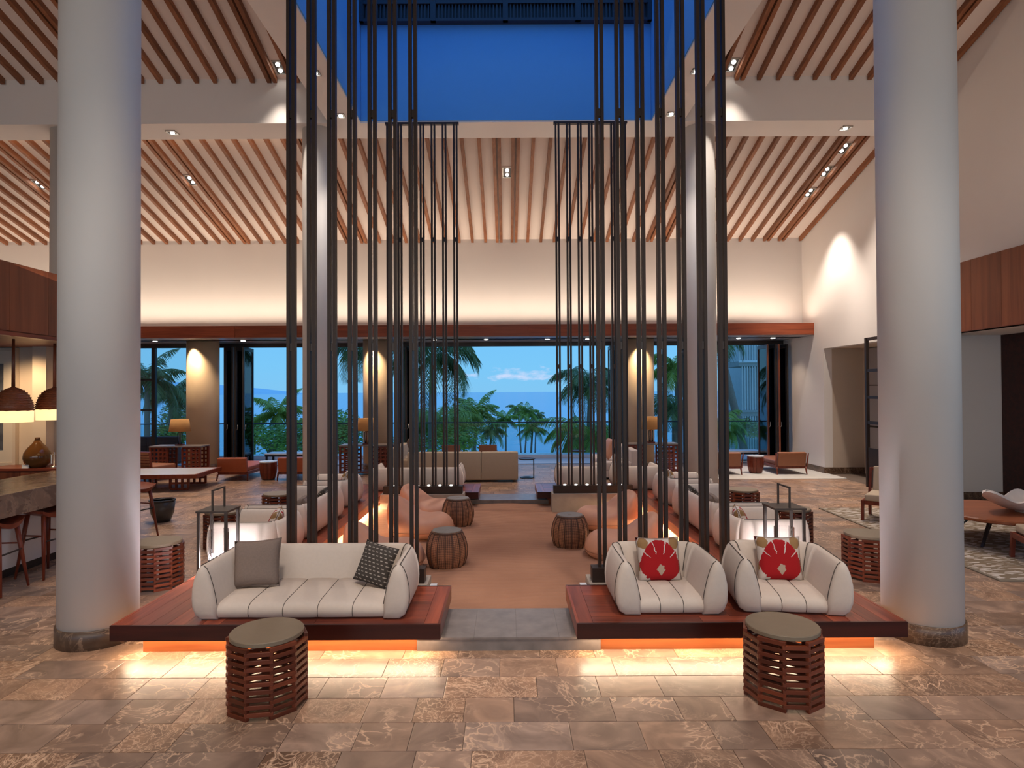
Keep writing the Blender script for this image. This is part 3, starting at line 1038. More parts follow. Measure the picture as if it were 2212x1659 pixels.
# ---- kerbs and metal bar screens
bar_me = MB().box(-0.0145, 0.0145, -0.030, 0.030, 0, 6.10).mesh('screen_bar')
con_me = MB().box(-0.014, 0.014, -0.02, 0.02, -0.035, 0.035).mesh('screen_connector')
ul_me = MB().lathe([(0.0, 0.0), (0.022, 0.0), (0.022, 0.012), (0.0, 0.016)], 12).mesh('uplight')
def screen(s, yb, zc, label, klabel):
    k = MB().box(s * 0.73, s * 2.12, yb - 0.11, yb + 0.2, -0.01, zc).build('kerb', 'concrete', bevel=0.006)
    tag(k, klabel, 'kerb')
    t = empty('bar_screen', (0, yb, zc))
    tag(t, label, 'screen')
    MB().box(s * 0.76, s * 2.08, -0.065, 0.065, 0.0, 0.13).build('base_box', 'dark_metal', t, bevel=0.004)
    for i in range(7):
        x = s * (0.86 + 0.187 * i)
        for d in (-0.024, 0.024):
            link('bar', bar_me, 'dark_metal', t, (x + d, 0, 0.12))
        for z in (2.42, 4.57):
            link('connector', con_me, 'door_metal', t, (x, 0, z - zc))
        if i < 6:
            link('uplight', ul_me, 'lamp_lens', t, (x + s * 0.0935, 0.0, 0.13))
    MB().box(s * 0.80, s * 2.04, -0.035, 0.035, 6.21, 6.245).build('top_rail', 'dark_metal', t)
    for q in (0.95, 1.51, 1.87):
        spot('screen_uplight', (s * q, yb + 0.02, zc + 0.16), (s * q, yb + 0.12, 6.0), 26, 34, 0.9, SOFT, 0.03)
screen(-1, 5.70, 0.27, 'tall dark metal bar screen behind the front sofa', 'concrete kerb under the near left bar screen')
screen(1, 5.70, 0.27, 'tall dark metal bar screen behind the front armchairs', 'concrete kerb under the near right bar screen')
screen(-1, 10.42, 0.305, 'tall dark metal bar screen at the far left of the sand pit', 'concrete kerb under the far left bar screen')
screen(1, 10.42, 0.305, 'tall dark metal bar screen at the far right of the sand pit', 'concrete kerb under the far right bar screen')

# ================================================================== SOFAS AND ARMCHAIRS
PROF = [(-0.075, 0.0), (-0.03, 0.03), (-0.006, 0.09), (0.0, 0.16), (-0.004, 0.24), (-0.022, 0.325), (-0.045, 0.380), (-0.068, 0.408),
        (-0.090, 0.410), (-0.112, 0.392), (-0.135, 0.345), (-0.160, 0.265), (-0.180, 0.18), (-0.192, 0.11), (-0.195, 0.0)]
def shell_path(w, d):
    """(point, outward normal) along the U from left arm front round the back to right arm front"""
    rc = 0.215
    hw, hd = w / 2, d / 2
    left, back_, right = [], [], []
    for i in range(9):
        left.append((Vector((-hw, -hd + (2 * hd - rc) * i / 8)), Vector((-1, 0))))
    for i in range(0, 5):
        a = math.pi - (math.pi / 4) * i / 4
        p = (Vector((-hw + rc + rc * math.cos(a), hd - rc + rc * math.sin(a))), Vector((math.cos(a), math.sin(a))))
        left.append(p)
    for i in range(0, 5):
        a = math.pi * 0.75 - (math.pi / 4) * i / 4
        back_.append((Vector((-hw + rc + rc * math.cos(a), hd - rc + rc * math.sin(a))), Vector((math.cos(a), math.sin(a)))))
    for i in range(1, 10):
        back_.append((Vector((-hw + rc + (w - 2 * rc) * i / 10, hd)), Vector((0, 1))))
    for i in range(0, 5):
        a = math.pi / 2 - (math.pi / 4) * i / 4
        back_.append((Vector((hw - rc + rc * math.cos(a), hd - rc + rc * math.sin(a))), Vector((math.cos(a), math.sin(a)))))
    right = [(Vector((-p.x, p.y)), Vector((-n.x, n.y))) for p, n in reversed(left)]
    return left, back_, right
def sec(p, n, lean=0.0, shrink=1.0):
    return [Vector((p.x + n.x * o, p.y + n.y * o - 0.0, z * shrink)) for o, z in PROF]
def shell_piece(path, cap_start=False, cap_end=False):
    mb = MB()
    k = len(PROF)
    rings = [sec(p, n) for p, n in path]
    def capping(r, dirv):
        c = sum(r, Vector()) / len(r)
        out = []
        for f, push in ((0.93, 0.022), (0.74, 0.036), (0.4, 0.042)):
            out.append([c + (q - c) * f + dirv * push for q in r])
        return out
    if cap_start:
        rings = list(reversed(capping(rings[0], Vector((0, -1, 0))))) + rings
    if cap_end:
        rings = rings + capping(rings[-1], Vector((0, -1, 0)))
    vs = [v for r in rings for v in r]
    fs = []
    for i in range(len(rings) - 1):
        for j in range(k):
            l = (j + 1) % k
            fs.append((i * k + j, i * k + l, (i + 1) * k + l, (i + 1) * k + j))
    fs.append(tuple(range(k)))
    fs.append(tuple((len(rings) - 1) * k + j for j in range(k - 1, -1, -1)))
    for v in vs: v.z = max(v.z, 0.0)
    return mb.add(vs, fs)
def make_seat(kind, w, d, nse):
    t = empty(kind)
    L, B, Rr = shell_path(w, d)
    shell_piece(L, cap_start=True).build('armrest', 'cream_fabric', t, smooth=True)
    shell_piece(B).build('backrest', 'cream_fabric', t, smooth=True)
    shell_piece(Rr, cap_end=True).build('armrest', 'cream_fabric', t, smooth=True)
    # seat cushion with soft panels
    x0, x1 = -w / 2 + 0.165, w / 2 - 0.165
    fy, by = -d / 2 - 0.01, d / 2 - 0.15
    prof = [(fy + 0.05, 0.0), (fy + 0.015, 0.015), (fy, 0.045), (fy + 0.002, 0.075), (fy + 0.018, 0.100), (fy + 0.05, 0.116), (fy + 0.12, 0.123), (fy + 0.3, 0.126), (by, 0.13), (by, 0.0)]
    npan = nse + 1
    seams_x = [x0 + (x1 - x0) * i / npan for i in range(1, npan)]
    NU = npan * 8 + 1
    def sp_(u, v):
        x = x0 + (x1 - x0) * u
        j = min(int(round(v * (len(prof) - 1))), len(prof) - 1)
        y, z = prof[j]
        ph = (u * npan) % 1.0
        puff = math.sqrt(max(0.0, 1 - (2 * ph - 1) ** 4))
        k = 0.010 * (puff - 1)
        mid = 1 - (2 * u - 1) ** 2
        return (x, y - 0.012 * mid * (1 if 0 < j < 5 else 0) - (k * 0.8 if 0 < j < 5 else 0), z + (k + 0.008 * mid if 3 < j < 9 else 0))
    MB().grid(sp_, NU, len(prof)).build('seat_cushion', 'cream_fabric', t, smooth=True)
    # dark stitched seams
    sm = MB()
    for sx in seams_x:
        u = (sx - x0) / (x1 - x0)
        pts = [Vector(sp_(u, j / (len(prof) - 1))) for j in range(1, 9)]
        pts = [p + Vector((0, -0.001 if i < 4 else 0, 0.0015)) for i, p in enumerate(pts)]
        sm.tube(pts, 0.0027, 5)
    for sg in (-1, 1):
        p = Vector((sg * w / 2, -d / 2))
        n = Vector((sg, 0))
        r = sec(p, n)
        inner = [q + Vector((-sg * 0.002, -0.004, 0.002)) for q in r[8:14]]
        sm.tube(inner, 0.0027, 5)
        p2 = sec(Vector((sg * w / 2, -d / 2 + 0.02)), n)
        outer = [q + Vector((sg * 0.003, 0, 0.001)) for q in p2[1:8]]
        sm.tube(outer, 0.0027, 5)
        # ridge of the arm from front to corner
        ridge = []
        for pp, nn in (L if sg < 0 else list(reversed(Rr)))[:13]:
            q = sec(pp, nn)[7]
            ridge.append(q + Vector((sg * 0.001, 0, 0.003)))
        sm.tube(ridge, 0.003, 5)
        pc, nc = (L[-1] if sg < 0 else Rr[0])
        corner = [q + Vector((-nc.x * 0.004, -nc.y * 0.004, 0.002)) for q in sec(pc, nc)[7:13]]
        sm.tube(corner, 0.003, 5)
    sm.build('stitched_seam', 'seam_thread', t, smooth=True)
    return t
ZP = 0.268
sofa = make_seat('low_sofa', 1.66, 0.78, 4)
tag(sofa, 'x', 'sofa')
chair = make_seat('low_armchair', 0.87, 0.74, 2)
tag(chair, 'x', 'armchair')
us, uc = [], []
G1, G2 = 'low cream sofas on the platforms', 'low cream armchairs on the platforms'
place(sofa, us, (-1.595, 5.165, ZP), 0, 'low cream two-seat sofa facing the viewer on the front platform', G1)
place(chair, uc, (1.265, 5.20, ZP), 0.0, 'cream armchair with red cushion at the inner end of the front right platform', G2)
place(chair, uc, (2.265, 5.20, ZP), R(-8), 'cream armchair with red cushion next to the large right column', G2)
for s, nm in ((-1, 'left'), (1, 'right')):
    rz = R(-90) if s < 0 else R(90)
    place(chair, uc, (s * 2.665, 6.74, ZP), rz, 'cream armchair right behind the lantern on the %s platform, facing outward' % nm, G2)
    place(sofa, us, (s * 2.70, 8.12, ZP), rz, 'cream sofa with dark cushion along the %s side of the sand pit' % nm, G1)
    place(chair, uc, (s * 2.70, 9.78, ZP), rz, 'cream armchair at the far end of the %s side platform' % nm, G2)
place(sofa, us, (-1.62, 11.25, ZP), R(180), 'cream sofa on the far platform seen from behind, beyond the left bar screen', G1)
place(chair, uc, (1.30, 11.25, ZP), R(180), 'cream armchair seen from behind beyond the right bar screen, nearer the steps', G2)
place(chair, uc, (2.32, 11.25, ZP), R(180), 'cream armchair seen from behind beyond the right bar screen, at the outer corner', G2)

# ---- cushions
def cushion_mesh(w, h, t, seed):
    rnd = random.Random(seed)
    N = 15
    mb = MB()
    ph = [rnd.uniform(0, 6.28) for _ in range(4)]
    def side(sg):
        def fn(u, v):
            a, b_ = 2 * u - 1, 2 * v - 1
            ex = 1 - 0.07 * (1 - b_ * b_) * abs(a) ** 2
            ey = 1 - 0.07 * (1 - a * a) * abs(b_) ** 2
            k = max(0.0, (1 - a ** 4)) ** 0.55 * max(0.0, (1 - b_ ** 4)) ** 0.55
            wr = 0.06 * math.sin(3 * a + ph[0]) * math.sin(2.4 * b_ + ph[1])
            return (a * ex * w / 2, b_ * ey * h / 2, sg * t / 2 * k * (1 + wr))
        return fn
    mb.grid(side(1), N, N)
    mb.grid(side(-1), N, N)
    bm = bmesh.new()
    me = mb.mesh('cushion', smooth=True, fix=False)
    bm.from_mesh(me)
    bmesh.ops.remove_doubles(bm, verts=bm.verts, dist=0.0006)
    bmesh.ops.recalc_face_normals(bm, faces=bm.faces)
    bm.to_mesh(me)
    bm.free()
    me.polygons.foreach_set('use_smooth', [True] * len(me.polygons))
    return me
def cushion(size, mat, loc, rot, label, me=None, group=None):
    me = me or cushion_mesh(size, size, size * 0.34, int(loc[1] * 100))
    t = empty('throw_cushion', loc)
    t.rotation_euler = rot
    tag(t, label, 'cushion', group)
    link('cover', me, mat, t)
    w = size / 2
    edge = []
    for a, b_ in [(-1 + i / 4, -1) for i in range(8)] + [(1, -1 + i / 4) for i in range(8)] + [(1 - i / 4, 1) for i in range(8)] + [(-1, 1 - i / 4) for i in range(8)]:
        edge.append((a * w * (1 - 0.07 * (1 - b_ * b_) * a * a), b_ * w * (1 - 0.07 * (1 - a * a) * b_ * b_), 0))
    MB().tube(edge, 0.0035, 5, closed=True).build('piping', mat if mat != 'ikat_print' else 'taupe_linen', t, smooth=True)
    return t
LEAN = R(74)
cushion(0.385, 'taupe_linen', (-2.10, 5.20, ZP + 0.315), (R(68), R(-3), R(6)), 'plain taupe linen cushion at the left of the front sofa')
cushion(0.335, 'stitched_cloth', (-1.105, 5.20, ZP + 0.30), (R(66), R(8), R(-26)), 'dark grey cushion with white stitches on the front sofa')
ik = cushion_mesh(0.375, 0.375, 0.13, 5)
GI = 'red ikat print cushions'
cushion(0.375, 'ikat_print', (1.285, 5.33, ZP + 0.29), (R(72), 0, R(2)), 'red ikat cushion on the armchair nearest the steps', ik, GI)
cushion(0.375, 'ikat_print', (2.315, 5.33, ZP + 0.29), (R(72), 0, R(-6)), 'red ikat cushion on the armchair beside the right column', ik, GI)
for s, nm in ((-1, 'left'), (1, 'right')):
    cushion(0.375, 'ikat_print', (s * 2.60, 6.90, ZP + 0.27), (R(68), 0, R(-75) if s < 0 else R(75)), 'red ikat cushion peeping over the chair behind the %s lantern' % nm, ik, GI)
    cushion(0.36, 'stitched_cloth', (s * 2.55, 8.45, ZP + 0.27), (R(66), 0, R(-84) if s < 0 else R(84)), 'dark stitched cushion on the %s side sofa' % nm)
    cushion(0.41, 'taupe_linen', (s * 2.60, 7.72, ZP + 0.27), (R(62), 0, R(-84) if s < 0 else R(84)), 'taupe cushion slumped on the %s side sofa' % nm)
    cushion(0.375, 'ikat_print', (s * 2.58, 9.85, ZP + 0.32), (R(72), 0, R(-85) if s < 0 else R(85)), 'red ikat cushion on the far %s side armchair' % nm, ik, GI)

# ================================================================== SLATTED DRUM TABLES
SN, SR, SP, SH = 10, 0.238, 0.0455, 0.027
side_len = 2 * SR * math.sin(math.pi / SN)
slat_me = MB().box(-side_len / 2 - 0.012, side_len / 2 + 0.012, -0.013, 0.013, 0, SH).mesh('drum_slat', bevel=0.002, seg=1)
def drum(label, loc, rz, single, group='slatted drum tables with stone tops'):
    t = empty('slatted_drum_table', loc, rz)
    tag(t, label, 'side table', group)
    ap = SR * math.cos(math.pi / SN)
    joined = MB()
    for k in range(SN):
        a = 2 * math.pi * (k + 0.5) / SN
        M = Matrix.Translation((ap * math.cos(a), ap * math.sin(a), 0)) @ Matrix.Rotation(a + math.pi / 2, 4, 'Z')
        odd = k % 2
        for q in range(10 if not odd else 9):
            z = q * SP + (SP / 2 if odd else 0)
            if single:
                o = link('slat', slat_me, 'slat_wood', t)
                o.matrix_local = M @ Matrix.Translation((0, 0, z))
            else:
                joined.box(-side_len / 2 - 0.01, side_len / 2 + 0.01, -0.013, 0.013, z, z + SH, M)
    if not single:
        tag(joined.build('slats', 'slat_wood', t), kind='stuff')
    MB().lathe([(0.0, 0.436), (0.222, 0.436), (0.228, 0.441), (0.228, 0.462), (0.224, 0.467), (0.0, 0.467)], 48).build('top', 'table_stone', t, smooth=False)
    return t
drum('slatted drum table with taupe stone top in front of the cream sofa', (-1.565, 4.04, 0), R(9), True)
drum('slatted drum table with taupe stone top in front of the two armchairs', (1.80, 4.10, 0), R(-4), True)
drum('slatted drum table half behind the large left column', (-3.66, 6.50, 0), R(5), True)
drum('slatted drum table half behind the large right column', (3.86, 6.68, 0), R(14), True)
drum('slatted drum table seen through the left lantern', (-3.72, 8.15, 0), R(0), False)
drum('slatted drum table seen past the right lantern', (3.72, 8.15, 0), R(0), False)
drum('small slatted drum table beside the far sofa on the left', (-3.52, 9.55, 0), R(8), False)
drum('small slatted drum table beside the far sofa on the right', (3.66, 9.70, 0), R(3), False)

# ================================================================== LANTERNS
def lantern(label, loc, rz, k=1):
    t = empty('metal_lantern', loc, rz)
    tag(t, label, 'lantern', 'metal lanterns on the platforms')
    w, h = 0.128, 0.615
    for a in (-1, 1):
        for b_ in (-1, 1):
            MB().box(a * w - 0.012, a * w + 0.012, b_ * w - 0.012, b_ * w + 0.012, 0, h).build('post', 'bronze', t)
    MB().box(-w - 0.02, w + 0.02, -w - 0.02, w + 0.02, h, h + 0.018).build('top_plate', 'bronze', t)
    MB().box(-w - 0.012, w + 0.012, -w - 0.012, w + 0.012, 0.0, 0.014).build('base_plate', 'bronze', t)
    hd = MB()
    hd.box(-0.008, 0.008, -0.130, -0.116, h + 0.018, h + 0.20).box(-0.008, 0.008, 0.116, 0.130, h + 0.018, h + 0.20).box(-0.008, 0.008, -0.130, 0.130, h + 0.20, h + 0.214)
    hd.build('handle', 'bronze', t)
    n = 22
    def pleat(u, v):
        a = 2 * math.pi * u
        r = 0.088 + (0.003 if int(round(u * 2 * n)) % 2 else 0)
        return (r * math.cos(a), r * math.sin(a), 0.03 + 0.40 * v)
    MB().grid(pleat, 2 * n, 4, closeu=True).build('pleated_glass', 'clear_glass', t, fix=True)
    MB().lathe([(0.0, 0.014), (0.06, 0.014), (0.06, 0.05), (0.045, 0.06), (0.0, 0.062)], 24).build('light_puck', 'candle_lens', t, smooth=True)
    return t
lantern('dark metal lantern with handle behind the front sofa', (-2.765, 5.94, ZP), 0)
lantern('dark metal lantern with handle behind the front armchairs', (2.635, 5.94, ZP), 0)
point('lantern_bulb_left', (-2.765, 5.94, ZP + 0.13), 11, (0.95, 0.90, 1.0), 0.05)
point('lantern_bulb_right', (2.635, 5.94, ZP + 0.13), 11, (0.95, 0.90, 1.0), 0.05)

# ================================================================== SAND PIT FURNITURE
def rattan_drum(label, loc):
    t = empty('rattan_drum_stool', loc)
    tag(t, label, 'stool', 'barrel rattan stools in the sand')
    def rr(z):
        q = z / 0.40
        return 0.165 + 0.068 * math.sin(math.pi * min(1, max(0, q * 0.92 + 0.08))) ** 0.8
    prof = [(rr(0.40 * i / 14), 0.40 * i / 14) for i in range(15)]
    MB().lathe([(0.0, 0.0)] + prof + [(rr(0.4) - 0.012, 0.408)], 56).build('woven_body', 'rattan', t, smooth=True)
    for i in range(16):
        a = 2 * math.pi * i / 16
        pts = [((rr(0.40 * j / 10) + 0.002) * math.cos(a), (rr(0.40 * j / 10) + 0.002) * math.sin(a), 0.40 * j / 10) for j in range(11)]
        MB().tube(pts, 0.0065, 6).build('stake', 'rattan_dark', t, smooth=True)
    MB().lathe([(0.0, 0.402), (rr(0.4) - 0.004, 0.402), (rr(0.4), 0.407), (rr(0.4) - 0.006, 0.414), (0.03, 0.414), (0.02, 0.418), (0.0, 0.418)], 40).build('top', 'rattan_top', t, smooth=False)
    for z in (0.012, 0.392):
        a = [((rr(z) + 0.002) * math.cos(2 * math.pi * i / 40), (rr(z) + 0.002) * math.sin(2 * math.pi * i / 40), z) for i in range(40)]
        MB().tube(a, 0.007, 6, closed=True).build('rim', 'rattan_dark', t, smooth=True)
rattan_drum('barrel-shaped rattan stool in the sand, nearest on the left', (-0.70, 7.10, 0.02))
rattan_drum('barrel-shaped rattan stool in the sand, farther back on the left', (-0.745, 9.25, 0.02))
rattan_drum('barrel-shaped rattan stool in the sand on the right', (0.79, 7.95, 0.02))

def pod_mesh():
    mb = MB()
    NR, NA = 16, 44
    ax, ay = 0.44, 0.40
    def smooth(t):
        t = min(1, max(0, t))
        return t * t * (3 - 2 * t)
    def surf(top):
        def fn(u, v):
            a = 2 * math.pi * u
            r = math.sin(v * math.pi / 2)
            c, s = math.cos(a), math.sin(a)
            sx = math.copysign(abs(c) ** 0.8, c)
            sy = math.copysign(abs(s) ** 0.8, s)
            x, y = ax * sx * r, ay * sy * r
            k = max(0.0, 1 - r ** 4) ** 0.5
            back = smooth((x / ax + 0.05) / -0.75 if x < 0 else 0)
            hz = 0.21 + 0.29 * back - 0.03 * smooth(1 - abs(x / ax - 0.15) / 0.5)
            if top: z = 0.12 + hz * k
            else: z = 0.12 * (1 - k)
            x -= 0.09 * back * max(0, z - 0.12) / 0.4
            return (x, y, z)
        return fn
    mb.grid(surf(True), NA, NR, closeu=True)
    mb.grid(surf(False), NA, NR, closeu=True)
    me = mb.mesh('pod', smooth=True, fix=False)
    bm = bmesh.new()
    bm.from_mesh(me)
    bmesh.ops.remove_doubles(bm, verts=bm.verts, dist=0.0008)
    bmesh.ops.recalc_face_normals(bm, faces=bm.faces)
    bm.to_mesh(me)
    bm.free()
    me.polygons.foreach_set('use_smooth', [True] * len(me.polygons))
    return me
pod_me = pod_mesh()
def pod(label, loc, rz):
    t = empty('leather_pod_chair', loc, rz)
    tag(t, label, 'pod chair', 'pink leather pod chairs in the sand')
    link('body', pod_me, 'pod_leather', t)
    MB().lathe([(0.0, 0.0), (0.02, 0.0), (0.014, 0.006), (0.0, 0.008)], 12, M=Matrix.Translation((-0.315, 0, 0.50)) @ Matrix.Rotation(R(55), 4, 'Y')).build('button', 'brown_leather', t, smooth=True)
    ring = [(0.448 * math.copysign(abs(math.cos(a)) ** 0.8, math.cos(a)), 0.408 * math.copysign(abs(math.sin(a)) ** 0.8, math.sin(a)), 0.12) for a in [2 * math.pi * i / 44 for i in range(44)]]
    MB().tube(ring, 0.005, 5, closed=True).build('seam', 'brown_leather', t, smooth=True)
pod('pink leather pod chair at the back left of the sand pit', (-1.22, 9.75, 0.01), R(-8))
pod('pink leather pod chair in the middle on the left of the sand', (-1.20, 8.62, 0.01), R(-4))
pod('pink leather pod chair nearest on the left, behind the sofa', (-1.39, 7.05, 0.01), R(8))
pod('pink leather pod chair at the back right of the sand pit', (1.42, 9.05, 0.01), R(186))
pod('pink leather pod chair nearest on the right, behind the armchair', (1.36, 7.45, 0.01), R(174))

# small info card on each near kerb end
for s, nm in ((-1, 'left'), (1, 'right')):
    t = empty('floor_marker', (s * 0.69, 5.72, 0.02))
    tag(t, 'small white marker block at the %s kerb end beside the sand' % nm, 'marker')
    MB().box(-0.03, 0.03, -0.06, 0.06, 0, 0.20).build('block', 'white_stone', t, bevel=0.004)
    MB().box(-0.031, 0.031, -0.061, 0.061, 0.20, 0.206).build('cap', 'white_stone', t)

# ================================================================== CEILING SPOTS
def downlight(label, loc, tilt, lamps=2, power=0, target=None, size=0.11):
    t = empty('ceiling_spotlight', loc)
    t.rotation_euler = (tilt, 0, 0)
    tag(t, label, 'spotlight', 'recessed ceiling spotlights')
    n = lamps
    L = size * (1.0 if n == 1 else 1.75) / 2
    h = size / 2
    fr = MB()
    fr.box(-h, h, -L, -L + 0.012, -0.02, 0.0).box(-h, h, L - 0.012, L, -0.02, 0.0).box(-h, -h + 0.012, -L, L, -0.02, 0.0).box(h - 0.012, h, -L, L, -0.02, 0.0)
    fr.build('trim_frame', 'steel', t)
    MB().box(-h + 0.012, h - 0.012, -L + 0.012, L - 0.012, -0.006, 0.0).build('housing', 'door_metal', t)
    for i in range(n):
        y = 0 if n == 1 else (-0.5 + i) * size * 0.8
        MB().lathe([(0.0, -0.03), (0.030, -0.03), (0.036, -0.012), (0.036, -0.006)], 16, (0, y, 0)).build('lamp', 'lamp_lens', t, smooth=True)
    if power:
        p = Vector(loc) + Vector((0, 0, -0.08))
        spot('spot_beam', p, target or (p.x, p.y - 0.2, 0), power, 75, 0.8, SOFT, 0.05)
SL = -math.atan(0.298)
CG = 'recessed ceiling spotlights'
def on_ceiling(x, y): return (x, y, ceil_z(y) - 0.002)
downlight('twin ceiling spotlight in the centre batten channel', on_ceiling(0.02, 13.28), SL, 2, 420, (0, 12.6, 0), 0.2)
downlight('twin ceiling spotlight between the battens above the left folding doors', on_ceiling(-6.87, 13.48), SL, 2, 430, (-6.5, 12.6, 0), 0.2)
downlight('twin ceiling spotlight at the far left edge', on_ceiling(-10.26, 13.6), SL, 2, 400, (-9.5, 12.6, 0), 0.2)
downlight('lowest of three ceiling spotlights near the right wall', on_ceiling(6.87, 14.03), SL, 2, 420, (7.3, 14.4, 1.5), 0.2)
downlight('middle of three ceiling spotlights near the right wall', on_ceiling(6.87, 13.3), SL, 2, 400, (5.6, 12.6, 0), 0.2)
downlight('highest of three ceiling spotlights near the right wall', on_ceiling(6.87, 12.57), SL, 2, 330, (6.4, 11.5, 0), 0.2)
downlight('spotlight in the left cross beam soffit', (-6.0, 11.1, ZB), 0, 1, 300, (-5.6, 9.6, 0), 0.17)
downlight('spotlight in the right cross beam soffit', (6.08, 11.05, ZB), 0, 1, 300, (5.6, 9.4, 0), 0.17)
downlight('farther spotlight in the left skylight beam', (-2.80, 10.45, ZB), 0, 1, 110, (-2.5, 9.9, 0), 0.15)
downlight('farther spotlight in the right skylight beam', (2.80, 10.45, ZB), 0, 1, 110, (2.5, 9.9, 0), 0.15)
downlight('nearer spotlight in the left skylight beam, behind the bars', (-2.80, 9.05, ZB), 0, 1, 170, (-2.0, 8.0, 0), 0.15)
downlight('nearer spotlight in the right skylight beam, behind the bars', (2.80, 9.05, ZB), 0, 1, 170, (2.0, 8.0, 0), 0.15)
downlight('spotlight in the upper ceiling left of the skylight', on_ceiling(-3.86, 10.5), SL, 2, 140, (-4.3, 9.4, 0), 0.17)
downlight('spotlight in the upper ceiling right of the skylight', on_ceiling(3.86, 10.5), SL, 2, 140, (4.3, 9.4, 0), 0.17)
pot_me = MB().lathe([(0.0, -0.004), (0.042, -0.004), (0.052, -0.010), (0.058, 0.0)], 20).mesh('pot_light')
for i, x in enumerate((-9.2, -6.9, -5.6, -1.9, -0.55, 1.05, 2.1, 4.9, 6.05, 6.95)):
    o = link('recessed_pot_light', pot_me, 'lamp_lens', None, (x, 16.2, 3.37))
    spot('pot_light_beam', (x, 16.2, 3.33), (x, 16.0, 0), 34, 100, 0.8, WARM, 0.04)
    tag(o, 'small recessed light in the dark soffit, number %s from the left' % ('one two three four five six seven eight nine ten'.split()[i]), 'pot light', 'soffit pot lights')

# ================================================================== SEA SIDE LOUNGE
def panel_sofa(label, loc, rz, w, d, mat, h=0.62, back_panels=3, name='panel_sofa'):
    t = empty(name, loc, rz)
    tag(t, label, 'sofa')
    for i in range(back_panels):
        u0, u1 = -w / 2 + w * i / back_panels, -w / 2 + w * (i + 1) / back_panels
        MB().box(u0 + 0.003, u1 - 0.003, d / 2 - 0.18, d / 2, 0.06, h).build('backrest', mat, t, bevel=0.03, seg=3, smooth=True)
        MB().box(u0 + 0.005, u1 - 0.005, -d / 2, d / 2 - 0.17, 0.20, 0.40).build('seat_cushion', mat, t, bevel=0.04, seg=3, smooth=True)
    MB().box(-w / 2 + 0.01, w / 2 - 0.01, -d / 2 + 0.02, d / 2 - 0.02, 0.05, 0.21).build('base', mat, t, bevel=0.01)
    for a in (-1, 1):
        for b_ in (-1, 1):
            MB().box(a * (w / 2 - 0.08) - 0.02, a * (w / 2 - 0.08) + 0.02, b_ * (d / 2 - 0.08) - 0.02, b_ * (d / 2 - 0.08) + 0.02, 0, 0.06).build('leg', 'door_metal', t)
    return t
panel_sofa('long beige sofa seen from behind at the centre of the sea side lounge', (-1.0, 14.2, 0), R(180), 2.46, 0.9, 'beige_fabric', 0.67)
panel_sofa('beige sofa standing sideways left of the long lounge sofa', (-2.36, 15.55, 0), R(90), 1.6, 0.85, 'beige_fabric', 0.68, 2)
panel_sofa('pale sofa standing sideways on the right of the lounge, facing in', (2.55, 15.0, 0), R(-90), 1.9, 0.85, 'pale_fabric', 0.66, 2)
cushion(0.5, 'taupe_linen', (-2.3, 15.0, 0.66), (R(70), 0, R(95)), 'taupe cushion on the sideways beige sofa in the lounge')
cushion(0.5, 'pod_leather', (2.36, 14.55, 0.66), (R(70), 0, R(-80)), 'rose cushion on the pale sofa at the right of the lounge')
def c_table(label, loc, rz=0):
    t = empty('c_shaped_side_table', loc, rz)
    tag(t, label, 'side table')
    MB().lathe([(0.0, 0.425), (0.17, 0.425), (0.20, 0.445), (0.20, 0.455), (0.17, 0.44), (0.0, 0.44)], 32).build('tray_top', 'door_metal', t, smooth=True)
    MB().box(0.15, 0.175, -0.0125, 0.0125, 0.0, 0.43).build('leg', 'door_metal', t)
    MB().lathe([(0.11, 0.0), (0.16, 0.0), (0.16, 0.015), (0.11, 0.015), (0.11, 0.0)], 32).build('base_ring', 'door_metal', t)
c_table('black tray side table right of the long beige sofa', (0.44, 14.45, 0))
c_table('black tray side table among the pale sofas on the right', (1.85, 16.3, 0), R(180))

def chaise(label, loc, rz, mat, arms):
    t = empty('lounge_chaise', loc, rz)
    tag(t, label, 'chaise', 'low leather chaises facing the sea')
    w = 0.70
    M = Matrix.Translation((0, 0, 0.20)) @ Matrix.Rotation(R(10), 4, 'X')
    MB().box(-w / 2 + 0.02, w / 2 - 0.02, -0.05, 0.05, 0.0, 0.33, M).build('backrest', mat, t, bevel=0.02, seg=3, smooth=True)
    MB().box(-w / 2 + 0.03, w / 2 - 0.03, 0.03, 1.35, 0.20, 0.31).build('seat_cushion', mat, t, bevel=0.03, seg=3, smooth=True)
    for a in (-1, 1):
        MB().box(a * (w / 2 - 0.012) - 0.016, a * (w / 2 - 0.012) + 0.016, -0.02, 1.36, 0.14, 0.205).build('side_rail', 'stool_wood', t, bevel=0.004)
        MB().tube([(a * (w / 2 - 0.03), 1.28, 0.15), (a * (w / 2 - 0.02), 1.31, 0.0)], [0.024, 0.014], 8).build('leg', 'stool_wood', t, smooth=True)
        MB().tube([(a * (w / 2 - 0.01), -0.02, 0.18), (a * (w / 2), -0.06, 0.0)], [0.024, 0.014], 8).build('leg', 'stool_wood', t, smooth=True)
        if arms:
            MB().tube([(a * (w / 2 + 0.01), -0.02, 0.16), (a * (w / 2 + 0.03), -0.08, 0.50)], [0.02, 0.015], 8).build('back_post', 'stool_wood', t, smooth=True)
    MB().box(-w / 2, w / 2, -0.04, 0.0, 0.14, 0.205).build('back_rail', 'stool_wood', t, bevel=0.004)
chaise('orange-red chaise on the left, nearest the spotlit column', (-6.30, 14.25, 0), 0, 'orange_leather', False)
chaise('orange-red chaise on the left, nearest the bar screen', (-4.92, 14.25, 0), 0, 'orange_leather', False)
chaise('brown chaise on the pale rug, next to the bar screen', (5.18, 14.75, 0.012), 0, 'brown_leather', True)
chaise('brown chaise on the pale rug, next to the white right wall', (6.72, 14.75, 0.012), 0, 'brown_leather', True)
